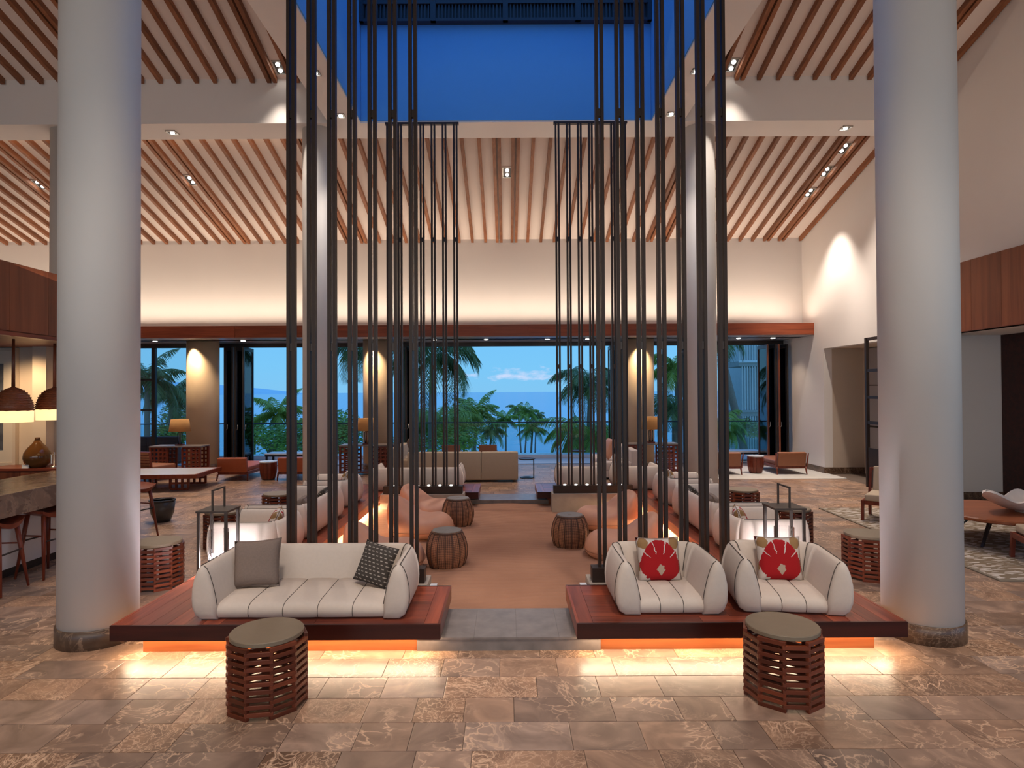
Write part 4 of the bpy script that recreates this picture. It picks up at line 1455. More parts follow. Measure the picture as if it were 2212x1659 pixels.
def barrel(label, loc):
    t = empty('wooden_barrel_table', loc)
    tag(t, label, 'side table', 'dark wood barrel tables')
    for i in range(14):
        a0, a1 = 2 * math.pi * i / 14 + 0.015, 2 * math.pi * (i + 1) / 14 - 0.015
        vs, fs = [], []
        for z, r in ((0.02, 0.15), (0.16, 0.185), (0.30, 0.195), (0.41, 0.19)):
            for rr_, a in ((r, a0), (r, a1), (r - 0.025, a1), (r - 0.025, a0)):
                vs.append((rr_ * math.cos(a), rr_ * math.sin(a), z))
        for q in range(3):
            for j in range(4):
                l = (j + 1) % 4
                fs.append((q * 4 + j, q * 4 + l, q * 4 + 4 + l, q * 4 + 4 + j))
        fs += [(3, 2, 1, 0), (12, 13, 14, 15)]
        MB().add(vs, fs).build('stave', 'stool_wood', t)
    MB().lathe([(0.0, 0.40), (0.2, 0.40), (0.2, 0.425), (0.0, 0.425)], 32).build('top', 'white_stone', t)
    MB().lathe([(0.0, 0.0), (0.14, 0.0), (0.14, 0.025), (0.0, 0.025)], 24).build('base', 'door_metal', t)
barrel('dark wood barrel table between the two orange chaises', (-5.55, 14.4, 0))
barrel('dark wood barrel table between the two brown chaises', (5.98, 15.0, 0.012))
t = tag(MB().box(-1.75, 1.65, -1.0, 1.35, 0, 0.012).build('pale_rug', 'rug_plain', loc=(6.0, 15.0, 0.0)), 'pale rug under the brown chaises by the right wall', 'rug')

# lattice consoles with lamps, one in front of each stout column
def lattice(mb, x0, x1, z0, z1, y0, y1, nx, nz, bar):
    for i in range(nx + 1):
        x = x0 + (x1 - x0) * i / nx
        mb.box(x - bar / 2, x + bar / 2, y0, y1, z0, z1)
    for j in range(nz + 1):
        z = z0 + (z1 - z0) * j / nz
        mb.box(x0, x1, y0 + 0.002, y1 - 0.002, z - bar / 2, z + bar / 2)
def console(label, loc, lamp_label):
    t = empty('lattice_console', loc)
    tag(t, label, 'console', 'lattice consoles with lamps')
    w, d = 1.25, 0.5
    MB().box(-w / 2, w / 2, -d / 2, d / 2, 0.70, 0.73).build('top', 'grey_stone', t, bevel=0.004)
    for x0, x1 in ((-w / 2 + 0.03, -w / 2 + 0.43), (w / 2 - 0.45, w / 2 - 0.02)):
        for yy in (-d / 2 + 0.02, d / 2 - 0.06):
            mb = MB()
            lattice(mb, x0, x1, 0.09, 0.68, yy, yy + 0.03, 4, 6, 0.04)
            mb.build('lattice_panel', 'stool_wood', t)
    for x in (-w / 2 + 0.03, w / 2 - 0.03):
        for yy in (-d / 2 + 0.03, d / 2 - 0.05):
            MB().box(x - 0.025, x + 0.025, yy - 0.02, yy + 0.02, 0, 0.70).build('leg', 'stool_wood', t)
    MB().box(-w / 2 + 0.02, w / 2 - 0.02, -d / 2 + 0.03, d / 2 - 0.03, 0.06, 0.09).build('lower_shelf', 'stool_wood', t)
    q = empty('table_lamp', (loc[0], loc[1], loc[2] + 0.73))
    tag(q, lamp_label, 'lamp', 'glass table lamps on the consoles')
    MB().box(-0.09, 0.09, -0.07, 0.07, 0, 0.03).build('base', 'stool_wood', q, bevel=0.005)
    MB().lathe([(0.055, 0.03), (0.055, 0.30), (0.03, 0.33)], 20).build('glass_body', 'clear_glass', q, smooth=True)
    MB().lathe([(0.0, 0.03), (0.012, 0.03), (0.012, 0.42), (0.0, 0.42)], 10).build('stem', 'stool_wood', q, smooth=True)
    MB().lathe([(0.25, 0.34), (0.20, 0.64)], 36).build('lamp_shade', 'shade_linen', q, smooth=True)
    return q
for x, nm in ((-8.05, 'the left stout column'), (-3.46, 'the column behind the left screen'), (3.52, 'the column behind the right screen')):
    console('reddish lattice-sided console in front of ' + nm, (x, 15.25, 0), 'glass table lamp with linen shade in front of ' + nm)
    point('table_lamp_bulb', (x, 15.25, 1.22), 6, (1.0, 0.6, 0.25), 0.04)

# low table, chair and dark sofa at the left
t = empty('low_coffee_table', (-7.15, 13.25, 0))
t.rotation_euler = (0, 0, R(4))
tag(t, 'low coffee table with white top on lattice legs at the left', 'coffee table')
MB().box(-1.2, 0.72, -0.6, 0.6, 0.33, 0.345).build('inlay_top', 'white_stone', t)
fr = MB().box(-1.25, 0.77, -0.66, -0.60, 0.27, 0.35).box(-1.25, 0.77, 0.60, 0.66, 0.27, 0.35).box(0.71, 0.77, -0.6, 0.6, 0.27, 0.35).box(-1.25, -1.19, -0.6, 0.6, 0.27, 0.35)
fr.build('frame', 'stool_wood', t, bevel=0.004)
for x0 in (-0.9, 0.15):
    mb = MB()
    for yy in (-0.45, 0.41):
        mb = MB()
        lattice(mb, x0, x0 + 0.36, 0.03, 0.27, yy, yy + 0.04, 3, 2, 0.04)
        mb.build('lattice_leg', 'stool_wood', t)
def tub_chair(label, loc, rz, mat):
    t = empty('tub_chair', loc, rz)
    tag(t, label, 'chair')
    def fn(u, v):
        a = R(-20) + R(220) * u
        r = 0.33 + 0.05 * v
        th = 0.0
        return (r * math.cos(a), r * math.sin(a), 0.16 + 0.60 * v * (0.75 + 0.25 * math.sin(math.pi * u)))
    def fo(u, v):
        p = fn(u, v)
        k = 1.16
        return (p[0] * k, p[1] * k, p[2] + (0.01 if v > 0.95 else 0))
    mb = MB()
    mb.grid(fn, 24, 8)
    mb.grid(fo, 24, 8)
    for uu in (0.0, 1.0):
        vs = [fn(uu, j / 7) for j in range(8)] + [fo(uu, j / 7) for j in range(8)]
        mb.add(vs, [(j, j + 1, 9 + j, 8 + j) for j in range(7)])
    vs = [fn(i / 23, 1) for i in range(24)] + [fo(i / 23, 1) for i in range(24)]
    mb.add(vs, [(i, i + 1, 25 + i, 24 + i) for i in range(23)])
    mb.build('back_shell', mat, t, smooth=True)
    MB().lathe([(0.0, 0.20), (0.31, 0.20), (0.34, 0.25), (0.34, 0.36), (0.30, 0.40), (0.0, 0.41)], 28).build('seat_cushion', mat, t, smooth=True)
    for a in (45, 135, 225, 315):
        x, y = 0.26 * math.cos(R(a)), 0.26 * math.sin(R(a))
        MB().tube([(x, y, 0.21), (x * 1.15, y * 1.15, 0.0)], [0.022, 0.014], 8).build('leg', 'stool_wood', t, smooth=True)
tub_chair('beige and orange tub chair at the left of the white coffee table', (-8.15, 12.1, 0), R(-20), 'brown_leather')
t = empty('woven_armchair', (-8.35, 14.12, 0), R(-15))
tag(t, 'dark red woven armchair seen from behind, below the left table lamp', 'chair')
MB().box(-0.36, 0.36, -0.03, 0.03, 0.24, 0.70, Matrix.Rotation(R(8), 4, 'X')).build('backrest', 'stool_wood', t, bevel=0.01)
for i in range(7):
    MB().box(-0.35, 0.35, -0.045, -0.031, 0.27 + i * 0.062, 0.31 + i * 0.062, Matrix.Rotation(R(8), 4, 'X')).build('strap', 'brown_leather', t)
MB().box(-0.36, 0.36, 0.0, 0.66, 0.24, 0.36).build('seat_cushion', 'brown_leather', t, bevel=0.03, smooth=True)
for a in (-1, 1):
    for y in (-0.02, 0.6):
        MB().box(a * 0.35 - 0.02, a * 0.35 + 0.02, y - 0.02, y + 0.02, 0, 0.26).build('leg', 'stool_wood', t)

# ================================================================== WINDOWS AND FOLDING DOORS
def door_leaf(parent, x, y0, y1, lean=0.0, wood_face=False):
    h = 3.24
    M = Matrix.Translation((x, (y0 + y1) / 2, 0)) @ Matrix.Rotation(lean, 4, 'Z')
    L = (y1 - y0) / 2
    q = MB()
    for a in (-1, 1):
        q.box(-0.022, 0.022, a * (L - 0.04) - 0.04, a * (L - 0.04) + 0.04, 0.01, h, M)
    q.box(-0.022, 0.022, -L + 0.08, L - 0.08, 0.01, 0.13, M).box(-0.022, 0.022, -L + 0.08, L - 0.08, h - 0.10, h, M)
    leaf = q.build('door_leaf', 'mahogany_z' if wood_face else 'door_metal', parent)
    MB().box(-0.004, 0.004, -L + 0.08, L - 0.08, 0.13, h - 0.10, M).build('pane', 'window_glass', leaf)
    MB().tube([M @ Vector((0.025, -L + 0.04, 1.02)), M @ Vector((0.06, -L + 0.03, 1.06)), M @ Vector((0.06, -L + 0.03, 1.16))], 0.01, 6).build('handle', 'steel', leaf, smooth=True)
def folded(nm, label, x0, n, dx, wood_face=False):
    t = empty(nm, (0, 0, 0))
    struct(t, label, 'folding door')
    for i in range(n):
        door_leaf(t, x0 + i * dx, 16.52, 17.35, R(5 if i % 2 else -5), wood_face and i % 2 == 0)
folded('door_2', 'folded dark glass door leaves beside the left stout column', -7.50, 4, 0.14)
folded('door_3', 'folded dark glass door leaves behind the left bar screen', -2.95, 4, 0.14)
folded('door_4', 'folded dark glass door leaves behind the right bar screen', 2.80, 3, 0.14)
folded('door_5', 'folded dark and wooden door leaves against the white right wall', 6.98, 4, 0.15, True)
w1 = empty('window_1', (0, 17.12, 0))
struct(w1, 'fixed sea side window with dark frame at the far left', 'window')
xs_w = [-13.9, -12.3, -9.75, -8.62]
for x in xs_w:
    MB().box(x - 0.05, x + 0.05, -0.05, 0.05, 0, 3.26).build('mullion', 'door_metal', w1)
for a, b_ in zip(xs_w[:-1], xs_w[1:]):
    MB().box(a + 0.05, b_ - 0.05, -0.006, 0.006, 0.06, 3.26).build('pane', 'window_glass', w1)
    if b_ < -9:
        for z in (0.03, 1.55, 2.38):
            MB().box(a + 0.05, b_ - 0.05, -0.03, 0.03, z - 0.025, z + 0.025).build('transom', 'door_metal', w1)
struct(MB().box(XL, XR, 17.15, 17.2, -0.02, 0.012).build('trim_5', 'door_metal'), 'dark door track along the sea side opening', 'trim')

# ================================================================== BAR AT THE LEFT
t = empty('stone_bar', (0, 0, 0))
tag(t, 'brown marble bar counter with thick stone top at the left edge', 'bar')
MB().box(-5.98, -5.02, 2.5, 8.15, 0.765, 1.0).build('counter_top', 'bar_marble', t, bevel=0.006)
MB().box(-5.9, -5.46, 2.6, 8.10, 0.10, 0.765).build('front_panel', 'white_stone', t)
MB().box(-5.85, -5.50, 2.6, 8.06, 0.0, 0.10).build('kick_base', 'door_metal', t)
c = MB().box(-9.0, -5.25, 2.0, 8.72, 2.66, 3.40).build('bar_canopy', 'header_wood')
tag(c, 'red wood canopy hanging above the bar', 'canopy')
for k in range(10):
    y1 = 8.72 - k * 0.55
    MB().box(-5.25, -5.236, y1 - 0.546, y1, 2.672, 3.395).build('veneer_panel', 'header_wood', c)
MB().box(-5.31, -5.225, 2.0, 8.74, 2.62, 2.66).build('edge_strip', 'mahogany_y', c)
bw = MB().box(-9.0, -5.35, 8.72, 8.9, 0, 3.40).build('wall_bar', 'tan_paint')
struct(bw, 'tan back wall of the bar with a framed picture', 'wall')
struct(MB().box(-6.55, -6.36, 8.55, 8.72, 0, 2.66).build('trim_6', 'tan_paint'), 'slim pilaster on the tan bar wall', 'trim')
struct(MB().box(-9.0, -8.9, 2.0, 8.72, 0, 2.66).build('wall_bar_side', 'tan_paint'), 'tan side wall at the outer end of the bar', 'wall')
t = empty('framed_picture', (-7.40, 8.685, 1.83))
tag(t, 'framed dark abstract picture on the bar wall at the left edge', 'picture')
MB().box(-0.50, 0.50, -0.02, 0.02, -0.78, 0.78).build('mat_board', 'mat_board', t)
MB().box(-0.36, 0.36, -0.026, -0.02, -0.60, 0.60).build('print', 'art_print', t)
fr = MB().box(-0.54, -0.50, -0.035, 0.03, -0.82, 0.82).box(0.50, 0.54, -0.035, 0.03, -0.82, 0.82).box(-0.5, 0.5, -0.035, 0.03, 0.78, 0.82).box(-0.5, 0.5, -0.035, 0.03, -0.82, -0.78)
fr.build('frame', 'tan_paint', t)
t = empty('bar_sideboard', (-6.40, 8.45, 0))
tag(t, 'dark red wood sideboard behind the bar carrying the vase', 'sideboard')
MB().box(-0.55, 0.45, -0.24, 0.24, 0.985, 1.02).build('top', 'mahogany_x', t, bevel=0.003)
MB().box(-0.54, 0.44, -0.22, 0.24, 0.1, 0.985).build('body', 'dark_mahogany', t)
for i in range(2):
    d = MB().box(-0.53 + i * 0.485, -0.055 + i * 0.485, -0.236, -0.221, 0.12, 0.97).build('door', 'mahogany_z', t)
    MB().box(-0.10 + i * 0.10, -0.085 + i * 0.10, -0.25, -0.237, 0.5, 0.65).build('handle', 'steel', d)
MB().box(-0.5, 0.4, -0.18, 0.2, 0, 0.1).build('plinth', 'door_metal', t)
v = empty('glass_vase', (-6.33, 8.36, 1.02))
tag(v, 'round amber glass bottle vase on the bar sideboard', 'vase')
MB().lathe([(0.0, 0.0), (0.09, 0.0), (0.145, 0.06), (0.165, 0.13), (0.155, 0.19), (0.115, 0.26), (0.06, 0.32), (0.036, 0.36)], 40).build('body', 'amber_glass', v, smooth=True)
MB().lathe([(0.036, 0.36), (0.030, 0.385), (0.032, 0.40), (0.030, 0.40), (0.024, 0.37)], 24).build('neck', 'amber_glass', v, smooth=True)
t = empty('white_sign_card', (-6.39, 8.225, 1.02))
tag(t, 'small white folded card in front of the amber vase', 'card')
MB().box(-0.045, 0.045, -0.004, 0.004, 0, 0.045, Matrix.Rotation(R(-12), 4, 'X')).build('front', 'white_stone', t)
MB().box(-0.045, 0.045, 0.008, 0.016, 0, 0.045, Matrix.Rotation(R(12), 4, 'X')).build('back', 'white_stone', t)
t = empty('bar_tool_stand', (-6.09, 8.34, 1.02))
tag(t, 'small metal tool stand right of the amber vase', 'bar tool')
MB().lathe([(0.0, 0.0), (0.05, 0.0), (0.05, 0.012), (0.008, 0.016), (0.008, 0.20), (0.0, 0.205)], 16).build('stand', 'steel', t, smooth=True)
MB().tube([(-0.05, 0, 0.17), (0.05, 0, 0.17)], 0.006, 6).build('arm', 'steel', t)
for sx in (-0.04, 0.04):
    MB().tube([(sx, 0, 0.165), (sx, 0, 0.05)], 0.006, 6).build('tool', 'steel', t)
def pendant(label, loc):
    t = empty('woven_pendant_lamp', loc)
    tag(t, label, 'pendant lamp', 'woven pendant lamps over the bar')
    prof = [(0.186 * math.cos(a), 0.13 + 0.26 * math.sin(a)) for a in [math.pi / 2 * i / 10 for i in range(10)]] + [(0.02, 0.395)]
    MB().lathe(prof, 40).build('woven_dome', 'pendant_weave', t, smooth=True)
    for k in range(9):
        z = 0.135 + 0.027 * k
        r = 0.186 * math.sqrt(max(0.02, 1 - ((z - 0.13) / 0.26) ** 2)) + 0.003
        MB().tube([(r * math.cos(2 * math.pi * i / 36), r * math.sin(2 * math.pi * i / 36), z + 0.004 * math.sin(i * 2.1 + k)) for i in range(36)], 0.0055, 5, closed=True).build('woven_band', 'pendant_weave', t, smooth=True)
    MB().lathe([(0.184, 0.0), (0.187, 0.13)], 40).build('glowing_band', 'pendant_glow', t, smooth=True)
    MB().lathe([(0.0, 0.39), (0.018, 0.39), (0.014, 2.62 - loc[2]), (0.0, 2.62 - loc[2])], 10).build('stem', 'mahogany_z', t, smooth=True)
pendant('woven pendant lamp with glowing rim over the bar, at the left edge', (-5.52, 6.93, 1.69))
pendant('woven pendant lamp with glowing rim, half behind the large left column', (-5.52, 7.56, 1.69))
for y in (6.93, 7.56):
    point('pendant_bulb', (-5.52, y, 1.74), 14, (1.0, 0.60, 0.28), 0.05)
spot('bar_wall_spot', (-6.5, 7.9, 2.6), (-6.6, 8.7, 1.2), 60, 110, 0.8, (1.0, 0.68, 0.38), 0.05)

def bar_stool(label, loc, rz):
    t = empty('bar_stool', loc, rz)
    tag(t, label, 'bar stool', 'dark wood bar stools')
    def fn(u, v):
        a, b_ = 2 * u - 1, 2 * v - 1
        return (0.21 * a * (1 - 0.08 * b_ * b_), 0.17 * b_ * (1 - 0.1 * a * a), 0.70 + 0.045 * abs(a) ** 2.2 + 0.01 * b_)
    def fb(u, v):
        p = fn(u, v)
        a = 2 * u - 1
        return (p[0] * 0.95, p[1] * 0.95, p[2] - 0.05 + 0.02 * a * a)
    mb = MB()
    mb.grid(fn, 15, 9)
    mb.grid(fb, 15, 9)
    for rim in ([(i / 14, 0) for i in range(15)], [(i / 14, 1) for i in range(15)], [(0, j / 8) for j in range(9)], [(1, j / 8) for j in range(9)]):
        n = len(rim)
        mb.add([fn(*q) for q in rim] + [fb(*q) for q in rim], [(i, i + 1, n + i + 1, n + i) for i in range(n - 1)])
    mb.build('seat', 'stool_wood', t, smooth=True)
    for a in (-1, 1):
        for b_ in (-1, 1):
            MB().tube([(a * 0.13, b_ * 0.10, 0.68), (a * 0.16, b_ * 0.13, 0.40), (a * 0.205, b_ * 0.175, 0.0)], [0.024, 0.021, 0.012], 8).build('leg', 'stool_wood', t, smooth=True)
    for a in (-1, 1):
        MB().tube([(a * 0.155, -0.13, 0.46), (a * 0.155, 0.13, 0.46)], 0.009, 6).build('stretcher', 'stool_wood', t, smooth=True)
        MB().tube([(-0.165, a * 0.14, 0.40), (0.165, a * 0.14, 0.40)], 0.009, 6).build('stretcher', 'door_metal', t, smooth=True)
bar_stool('dark wood bar stool at the left edge of the picture, nearest', (-5.18, 6.30, 0), R(96))
bar_stool('dark wood bar stool left of the large left column, farther one', (-5.14, 6.92, 0), R(82))
bar_stool('dark wood bar stool just right of the large left column', (-5.16, 8.62, 0), R(75))
t = empty('planter_pot', (-5.42, 9.75, 0))
tag(t, 'dark glazed planter pot on the floor behind the bar stool', 'pot')
MB().lathe([(0.0, 0.0), (0.11, 0.0), (0.165, 0.14), (0.185, 0.33), (0.172, 0.33), (0.155, 0.2), (0.0, 0.2)], 32).build('pot', 'pot_glaze', t, smooth=True)
MB().lathe([(0.175, 0.325), (0.192, 0.325), (0.192, 0.345), (0.175, 0.345), (0.175, 0.325)], 32).build('rim', 'pot_glaze', t)

# ================================================================== SEATING GROUP AT THE RIGHT
t = tag(MB().box(-1.78, 1.5, -2.0, 2.0, 0, 0.012).build('patterned_rug', 'rug_weave', loc=(7.0, 8.45, 0)), 'brown and cream patterned rug under the round table at the right', 'rug')
MB().box(-1.82, -1.78, -2.04, 2.0, 0, 0.013).box(-1.78, 1.5, -2.04, -2.0, 0, 0.013).build('border', 'rug_edge', t)
t.rotation_euler = (0, 0, R(-2))
t = empty('round_coffee_table', (6.50, 8.15, 0.012))
tag(t, 'large round orange-brown wooden coffee table on the patterned rug', 'coffee table')
MB().lathe([(0.0, 0.345), (0.80, 0.345), (0.83, 0.36), (0.83, 0.385), (0.815, 0.40), (0.0, 0.40)], 64).build('top', 'table_wood', t, smooth=False)
for a in (30, 150, 210, 330):
    x, y = math.cos(R(a)), math.sin(R(a))
    MB().bar((x * 0.38, y * 0.38, 0.345), (x * 0.60, y * 0.60, 0.0), 0.03).build('leg', 'door_metal', t)
    MB().bar((x * 0.30, y * 0.30, 0.335), (x * 0.52, y * 0.52, 0.10), 0.02).build('brace', 'door_metal', t)
MB().box(-0.5, 0.5, -0.02, 0.02, 0.32, 0.345).box(-0.02, 0.02, -0.5, 0.5, 0.32, 0.345).build('cross_bar', 'door_metal', t)
v = empty('clam_shell_bowl', (6.74, 8.05, 0.412))
tag(v, 'large pale clam shell bowl with wavy rim on the round table', 'shell')
def clam(off):
    def fn(u, w):
        a = 2 * math.pi * u
        wave = math.sin(a * 6)
        r = 0.12 + (0.30 + 0.03 * wave) * w ** 0.8 + 0.10 * w * max(0, math.cos(a - math.pi)) ** 6
        z = 0.02 + (0.17 + 0.045 * wave) * w ** 1.7 + 0.05 * w * max(0, math.cos(a - math.pi)) ** 6
        return (1.15 * r * math.cos(a) * (1 - off), 0.8 * r * math.sin(a) * (1 - off), z + off * 0.18)
    return fn
mb = MB()
mb.grid(clam(0.0), 72, 10, closeu=True)
mb.grid(clam(0.08), 72, 10, closeu=True)
f0, f1 = clam(0.0), clam(0.08)
mb.add([f0(i / 72, 1) for i in range(72)] + [f1(i / 72, 1) for i in range(72)], [(i, (i + 1) % 72, 72 + (i + 1) % 72, 72 + i) for i in range(72)])
mb.build('shell', 'ceramic_shell', v, smooth=True)
MB().lathe([(0.0, 0.0), (0.14, 0.0), (0.15, 0.03), (0.11, 0.05), (0.0, 0.05)], 32).build('foot', 'ceramic_shell', v, smooth=True)
def wood_chair(label, loc, rz):
    t = empty('wood_frame_armchair', loc, rz)
    tag(t, label, 'armchair', 'wood framed armchairs at the round table')
    w = 0.62
    M = Matrix.Translation((0, 0.28, 0.36)) @ Matrix.Rotation(R(-16), 4, 'X')
    MB().box(-w / 2 + 0.04, w / 2 - 0.04, -0.04, 0.04, 0.0, 0.42, M).build('backrest', 'beige_fabric', t, bevel=0.03, seg=3, smooth=True)
    MB().box(-w / 2 + 0.03, w / 2 - 0.03, -0.32, 0.28, 0.30, 0.40).build('seat_cushion', 'beige_fabric', t, bevel=0.03, seg=3, smooth=True)
    for a in (-1, 1):
        x = a * w / 2
        MB().add([(x - 0.018, 0.24, 0.0), (x + 0.018, 0.24, 0.0), (x + 0.018, 0.33, 0.0), (x - 0.018, 0.33, 0.0),
                  (x - 0.018, 0.22, 0.32), (x + 0.018, 0.22, 0.32), (x + 0.018, 0.29, 0.32), (x - 0.018, 0.29, 0.32),
                  (x - 0.018, 0.36, 0.74), (x + 0.018, 0.36, 0.74), (x + 0.018, 0.41, 0.74), (x - 0.018, 0.41, 0.74)],
                 [(3, 2, 1, 0), (0, 1, 5, 4), (1, 2, 6, 5), (2, 3, 7, 6), (3, 0, 4, 7), (4, 5, 9, 8), (5, 6, 10, 9), (6, 7, 11, 10), (7, 4, 8, 11), (8, 9, 10, 11)]).build('leg', 'stool_wood', t)
        MB().bar((x, -0.28, 0.30), (x, -0.32, 0.0), 0.04, 0.05).build('leg', 'stool_wood', t)
        MB().box(x - 0.018, x + 0.018, -0.32, 0.28, 0.24, 0.30).build('seat_rail', 'stool_wood', t)
    MB().box(-w / 2, w / 2, 0.22, 0.26, 0.24, 0.30).box(-w / 2, w / 2, -0.31, -0.27, 0.24, 0.30).build('cross_rail', 'stool_wood', t)
    MB().box(-w / 2, w / 2, 0.37, 0.40, 0.70, 0.745).build('top_rail', 'stool_wood', t)
wood_chair('wood framed armchair at the lower right edge, with its back to the viewer', (6.16, 6.98, 0.012), R(160))
wood_chair('wood framed armchair just left of the large right column, on the rug', (5.86, 9.55, 0.012), R(-40))
# dark partition frame standing in the right opening
t = empty('partition_frame', (7.45, 12.0, 0))
tag(t, 'tall dark metal ladder-like partition frame just left of the large right column', 'partition')
for y in (-0.85, 0.85):
    MB().box(-0.03, 0.03, y - 0.03, y + 0.03, 0, 3.08).build('post', 'dark_metal', t)
for z in (0.78, 1.33, 1.85, 2.40, 3.05):
    MB().box(-0.02, 0.02, -0.82, 0.82, z - 0.03, z + 0.03).build('rung', 'dark_metal', t)
MB().box(-0.02, 0.02, -0.82, 0.82, 0.02, 0.75).build('bottom_panel', 'dark_metal', t)

# ================================================================== OUTSIDE
struct(MB().box(-16, 14, 17.2, 19.3, -0.25, -0.005).build('terrace', 'terrace_stone'), 'pale stone terrace outside the openings', 'terrace')
o = MB().box(-16, 14, 18.75, 19.3, -0.004, 0.10).build('terrace_edge', 'white_stone', bevel=0.01)
tag(o, 'pale stone edge running along the terrace rail', 'kerb')
t = empty('glass_railing', (0, 18.95, 0.10))
tag(t, 'glass railing with thin dark top rail along the terrace', 'railing')
MB().tube([(-16, 0, 0.97), (14, 0, 0.97)], 0.018, 8).build('top_rail', 'door_metal', t, smooth=True)
for i in range(20):
    x = -15.7 + i * 1.5
    MB().box(x + 0.01, x + 1.49, -0.006, 0.006, 0.0, 0.95).build('pane', 'rail_glass', t)
# terrace furniture seen through the openings
def terrace_chair(label, loc, rz, mat='brown_leather'):
    t = empty('terrace_chair', loc, rz)
    tag(t, label, 'chair', 'terrace chairs')
    MB().box(-0.26, 0.26, -0.03, 0.03, 0.28, 0.50, Matrix.Rotation(R(6), 4, 'X')).build('backrest', mat, t, bevel=0.015)
    MB().box(-0.27, 0.27, 0.0, 0.5, 0.22, 0.30).build('seat', mat, t, bevel=0.02)
    for a in (-1, 1):
        for y in (0.0, 0.46):
            MB().box(a * 0.24 - 0.018, a * 0.24 + 0.018, y - 0.018, y + 0.018, 0, 0.24).build('leg', 'stool_wood', t)
terrace_chair('brown terrace chair showing over the long sofa, left one', (-1.62, 17.8, -0.005), 0)
terrace_chair('brown terrace chair showing over the long sofa, right one', (-0.57, 17.8, -0.005), 0)
def terrace_table(label, loc, w, d):
    t = empty('terrace_table', loc)
    tag(t, label, 'table', 'low terrace tables')
    MB().box(-w / 2, w / 2, -d / 2, d / 2, 0.25, 0.29).build('top', 'white_stone', t, bevel=0.004)
    MB().box(-w / 2 + 0.01, w / 2 - 0.01, -d / 2 + 0.01, d / 2 - 0.01, 0.20, 0.25).build('apron', 'door_metal', t)
    for a in (-1, 1):
        for b_ in (-1, 1):
            MB().box(a * (w / 2 - 0.05) - 0.025, a * (w / 2 - 0.05) + 0.025, b_ * (d / 2 - 0.05) - 0.025, b_ * (d / 2 - 0.05) + 0.025, 0, 0.2).build('leg', 'door_metal', t)
terrace_table('low dark terrace table beyond the orange chaises', (-6.25, 17.9, -0.005), 1.3, 0.6)
terrace_table('low dark terrace table beyond the brown chaises', (6.6, 17.9, -0.005), 1.3, 0.6)
panel_sofa('dark brown terrace sofa behind the far left window', (-10.3, 18.1, -0.005), R(180), 1.8, 0.8, 'dark_upholstery', 0.78, 2, 'terrace_sofa')

# sea, island, garden ground
o = MB().add([(-26000, 60, -14), (26000, 60, -14), (26000, 48000, -14), (-26000, 48000, -14)], [(0, 1, 2, 3)]).build('sea', 'sea_water')
struct(o, 'calm blue sea reaching to the horizon', 'sea')
def island(u, v):
    x = -8800 + 5500 * u
    prof = 450 * (1 - u) ** 0.75 * min(1.0, (u + 0.02) * 8) + 18 * math.sin(u * 17) * (1 - u)
    h = max(0.0, prof) * math.sin(math.pi * v) ** 0.7
    return (x, 9000 + 1600 * v, -14.5 + h)
struct(MB().grid(island, 40, 9).build('island', 'island_haze', smooth=True), 'long hazy blue island on the horizon at the left', 'island')
def ground(u, v):
    x = -60 + 120 * u
    y = 19.3 + 60 * v
    return (x, y, -3.2 - 8.0 * min(1, v * 1.6) + 0.3 * math.sin(x * 0.3) * math.sin(y * 0.23))
struct(MB().grid(ground, 30, 20).build('garden_ground', 'garden_ground', smooth=True), 'green garden ground falling away below the terrace', 'ground')

def frond(mb, L, a, el, droop, nl, lw, ll, rnd):
    """curved rachis with hanging leaflets"""
    d = Vector((math.cos(a), math.sin(a), 0))
    sd = Vector((-math.sin(a), math.cos(a), 0))
    pts = []
    N = 9
    p = Vector((0, 0, 0))
    e = el
    for i in range(N):
        pts.append(p.copy())
        p = p + (d * math.cos(e) + Vector((0, 0, math.sin(e)))) * (L / (N - 1))
        e -= droop / (N - 1)
    mb.tube(pts, [0.02 * L * 0.5 * (1 - 0.8 * i / (N - 1)) for i in range(N)], 4)
    for k in range(nl):
        t_ = 0.12 + 0.88 * k / (nl - 1)
        f = t_ * (N - 1)
        i = min(int(f), N - 2)
        q = pts[i].lerp(pts[i + 1], f - i)
        tan = (pts[i + 1] - pts[i]).normalized()
        le = ll * math.sin(math.pi * min(1, 0.18 + t_ * 0.78)) * rnd.uniform(0.85, 1.1)
        for s in (-1, 1):
            dirv = (sd * s * 0.75 + tan * 0.55 + Vector((0, 0, -0.35 - 0.5 * rnd.random()))).normalized()
            tip = q + dirv * le + Vector((0, 0, -0.28 * le))
            mid = q + dirv * le * 0.5
            w = tan * lw
            mb.add([q - w * 0.5, q + w * 0.5, mid + w * 0.6, tip, mid - w * 0.6], [(0, 1, 2, 3, 4)])
def palm_crown(seed, L, nf, nl, lw, ll, droop):
    rnd = random.Random(seed)
    mb = MB()
    for i in range(nf):
        a = 2 * math.pi * i / nf * 2.4 + rnd.uniform(-0.25, 0.25)
        lev = i / nf
        frond(mb, L * rnd.uniform(0.85, 1.1), a, R(78 - 95 * lev) + rnd.uniform(-0.15, 0.15), droop * rnd.uniform(0.8, 1.2), nl, lw, ll, rnd)
    return mb.mesh('palm_crown', fix=False)
CROWNS = [palm_crown(1, 2.3, 18, 34, 0.042, 0.72, 1.5), palm_crown(2, 2.3, 20, 34, 0.042, 0.72, 1.9), palm_crown(3, 2.6, 18, 40, 0.030, 0.95, 2.3)]
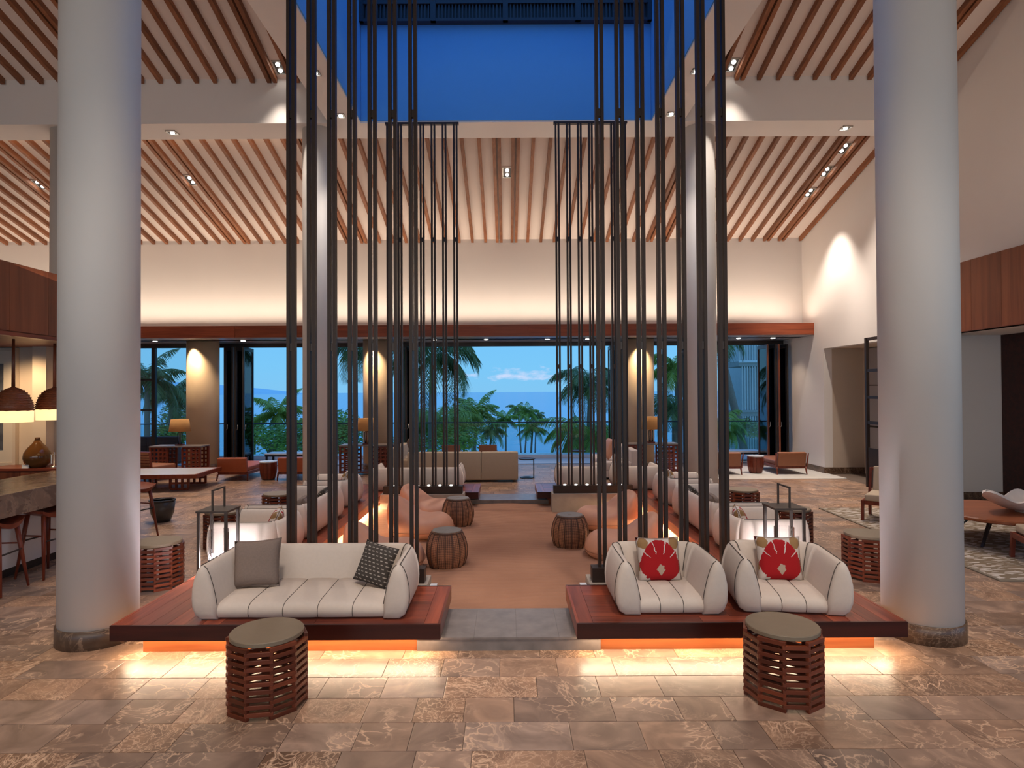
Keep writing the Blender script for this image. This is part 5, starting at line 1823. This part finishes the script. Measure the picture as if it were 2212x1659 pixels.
def palm(label, x, y, zc, zg, kind, mat, scale=1.0, lean=(0, 0), rot=0.0, tr=0.13):
    t = empty('palm_tree', (x - lean[0], y - lean[1], zg))
    tag(t, label, 'palm tree', 'palm trees in the garden')
    h = zc - zg
    pts = []
    for i in range(9):
        f = i / 8
        pts.append((lean[0] * f ** 1.4, lean[1] * f ** 1.4, h * f))
    MB().tube(pts, [tr * (1.35 - 0.55 * i / 8) for i in range(9)], 8).build('trunk', 'trunk_bark', t, smooth=True)
    c = link('crown', CROWNS[kind], None, t, (lean[0], lean[1], h))
    if len(CROWNS[kind].materials) == 0: CROWNS[kind].materials.append(MATS[mat])
    c.material_slots[0].link = 'OBJECT'
    c.material_slots[0].material = MATS[mat]
    c.scale = (scale,) * 3
    c.rotation_euler = (0, 0, rot)
def at(px, Y): return (px - 1096) / 1340.0 * Y
def zz(py, Y): return 2.0 - (py - 846) / 1340.0 * Y
palm('drooping palm hanging into view at the upper left of the centre opening', at(935, 24), 24, zz(765, 24), -6, 2, 'frond_dark', 1.05, (0.2, 0), 0.3, 0.12)
palm('feathery dark palm right of the centre opening, above the rail', at(1275, 27), 27, zz(830, 27), -7, 2, 'frond_dark', 0.85, (0.3, 0), 1.0, 0.10)
palm('low feathery palm below the dark palm right of centre', at(1262, 25), 25, zz(945, 25), -5, 2, 'frond_green', 0.85, (0, 0), 2.0, 0.10)
palm('low feathery palm at the left of the centre opening', at(960, 27), 27, zz(915, 27), -5, 2, 'frond_green', 0.9, (0, 0), 0.7, 0.10)
palm('bright palm behind the trees left of the centre opening', at(1030, 46), 46, zz(888, 46), -9, 0, 'frond_green', 0.95, (0.5, 0), 0.2)
GP = [(1092, 70, 905, 0, 'leftmost coconut palm of the cluster before the sea'), (1118, 90, 885, 1, 'tall coconut palm second from left in the sea cluster'),
      (1140, 80, 893, 0, 'coconut palm in the middle of the sea cluster'), (1158, 98, 900, 1, 'coconut palm right of the middle in the sea cluster'),
      (1150, 64, 925, 0, 'low coconut palm at the foot of the sea cluster'), (1062, 58, 930, 1, 'coconut palm left of the sea cluster, near the sofa')]
for i, (px, Y, py, k, lb) in enumerate(GP):
    palm(lb, at(px, Y), Y, zz(py, Y), -11, k, ('frond_green', 'leaf_olive')[i % 2], 0.92, (random.uniform(-0.8, 0.8), 0), i * 0.9, 0.11)
palm('coconut palm filling the opening right of the left folding doors', at(602, 30), 30, zz(890, 30), -7, 0, 'frond_green', 0.72, (0.2, 0), 0.4)
palm('palm at the right of the spotlit left column, by the bar screen', at(700, 34), 34, zz(925, 34), -7, 1, 'frond_green', 0.8, (0, 0), 1.2)
palm('palm crown hanging at the head of the opening left of centre', at(768, 21.5), 21.5, zz(752, 21.5), -6, 2, 'frond_dark', 0.6, (0, 0), 0.9, 0.09)
palm('leafy palm behind the far left window, larger one', at(372, 30), 30, zz(850, 30), -7, 1, 'frond_dark', 0.85, (0.4, 0), 0.1)
palm('leafy palm behind the far left window, at its left edge', at(318, 26), 26, zz(815, 26), -6, 0, 'frond_dark', 0.8, (0, 0), 0.8)
palm('bright palm seen right of the right bar screen', at(1462, 30), 30, zz(800, 30), -6, 1, 'frond_green', 0.9, (0, 0), 0.6)
palm('dark palm below the bright palm right of the right screen', at(1456, 28), 28, zz(885, 28), -6, 2, 'frond_dark', 0.7, (0, 0), 1.6)
palm('leaning palm in front of the slatted building', at(1545, 23.5), 23.5, zz(715, 23.5), -5, 2, 'frond_dark', 0.75, (-1.75, 0), 0.6, 0.15)
palm('small palm at the foot of the leaning trunk', at(1556, 21.6), 21.6, zz(925, 21.6), -5, 1, 'frond_green', 0.5, (0, 0), 0.2, 0.09)

def bush_mesh(seed, n, leaf):
    rnd = random.Random(seed)
    mb = MB()
    cs = [(rnd.uniform(-0.6, 0.6), rnd.uniform(-0.5, 0.5), rnd.uniform(-0.3, 0.5), rnd.uniform(0.35, 0.6)) for _ in range(7)]
    for i in range(n):
        c = rnd.choice(cs)
        v = Vector((rnd.gauss(0, 1), rnd.gauss(0, 1), rnd.gauss(0, 1))).normalized()
        p = Vector(c[:3]) + v * c[3] * rnd.uniform(0.75, 1.05)
        nrm = (v + Vector((rnd.uniform(-0.6, 0.6), rnd.uniform(-0.6, 0.6), rnd.uniform(-0.2, 0.8)))).normalized()
        a = nrm.cross(Vector((0.3, 0.2, 1))).normalized()
        b_ = nrm.cross(a)
        l, w = leaf * rnd.uniform(0.7, 1.3), leaf * 0.42
        mb.add([p - a * l, p + b_ * w, p + a * l, p - b_ * w], [(0, 1, 2, 3)])
    return mb.mesh('bush_leaves', fix=False)
BUSH = [bush_mesh(11, 1500, 0.075), bush_mesh(12, 1500, 0.075), bush_mesh(13, 1700, 0.065)]
def bush(label, px, Y, py, r, kind, mat, zs=0.8):
    x, z = at(px, Y), zz(py, Y)
    zg = -5.0 if Y < 32 else -9.0
    r *= 1.25
    t = empty('garden_tree', (x, Y, zg))
    tag(t, label, 'tree', 'leafy garden trees')
    me = BUSH[kind]
    if len(me.materials) == 0: me.materials.append(MATS[mat])
    c = link('foliage', me, None, t, (0, 0, z - zg))
    c.material_slots[0].link = 'OBJECT'
    c.material_slots[0].material = MATS[mat]
    c.scale = (r, r, r * zs)
    c.rotation_euler = (0, 0, px * 0.37)
    q = MB()
    q.tube([(0, 0, 0), (0.06 * r, 0, (z - zg) * 0.6), (0, 0.05, z - zg)], [0.12, 0.09, 0.05], 7)
    for k in range(4):
        a = k * 1.6 + px
        q.tube([(0, 0, (z - zg) - 0.5 * r), (0.35 * r * math.cos(a), 0.35 * r * math.sin(a), z - zg + 0.2 * r)], [0.05, 0.02], 5)
    q.build('trunk', 'trunk_bark', t, smooth=True)
BL = [('round olive tree at the right of the green mass in the centre opening', 1000, 34, 905, 1.25, 0, 'leaf_olive'),
      ('dense green tree left in the centre opening, behind the far bars', 935, 32, 930, 1.25, 1, 'leaf_green'),
      ('green tree low behind the long sofa', 985, 22.8, 955, 0.85, 2, 'leaf_green'),
      ('grey-green shrub low in the centre opening', 880, 24.5, 960, 0.7, 0, 'leaf_olive'),
      ('green hedge tree below the left opening, first from the folding doors', 548, 35, 925, 1.25, 1, 'leaf_green'),
      ('green hedge tree below the left opening, middle one', 585, 24, 955, 0.85, 2, 'leaf_green'),
      ('green hedge tree below the left opening, beside the bar screen', 638, 40, 940, 1.5, 0, 'leaf_olive'),
      ('leafy tree showing between the bars left of centre', 735, 30, 930, 1.3, 2, 'leaf_green'),
      ('dark leafy tree low between the bars left of centre', 705, 27, 965, 0.8, 1, 'leaf_olive'),
      ('leafy tree low behind the far left window', 372, 27, 945, 0.95, 1, 'leaf_green'),
      ('leafy tree at the right side of the far left window', 392, 38, 900, 1.2, 2, 'leaf_olive'),
      ('green shrub right of the centre opening below the palm', 1300, 33, 950, 1.0, 0, 'leaf_green'),
      ('green tree below the leaning palm trunk', 1572, 26, 940, 0.62, 2, 'leaf_green'),
      ('small green tree in front of the slatted building', 1604, 22.8, 925, 0.5, 1, 'leaf_olive')]
for a in BL: bush(*a)

# slatted neighbour building at the right
t = empty('slatted_building', (11.75, 27.0, 0))
tag(t, 'blue-grey neighbour building with slatted balconies beyond the right opening', 'building')
MB().box(-0.4, 4, 1.2, 6, -8, 9).build('wall', 'far_building', t)
for k in range(5):
    z = -3.4 + k * 2.15
    s = MB().box(-1.75, 4, -0.2, 1.4, z, z + 0.22).build('floor_slab', 'far_slat', t)
    MB().box(-1.75, 4, -0.25, -0.2, z + 0.16, z + 0.26).build('edge_trim', 'white_trim' if k % 2 else 'far_slat', s)
slm = MB().box(-0.022, 0.022, -0.05, 0.05, 0, 1.93).mesh('building_slat')
rnd = random.Random(3)
for k in range(4):
    for i in range(24):
        if rnd.random() < 0.12: continue
        link('slat', slm, 'far_building' if rnd.random() < 0.7 else 'far_slat', t, (-1.7 + i * 0.11, -0.14, -3.18 + k * 2.15))
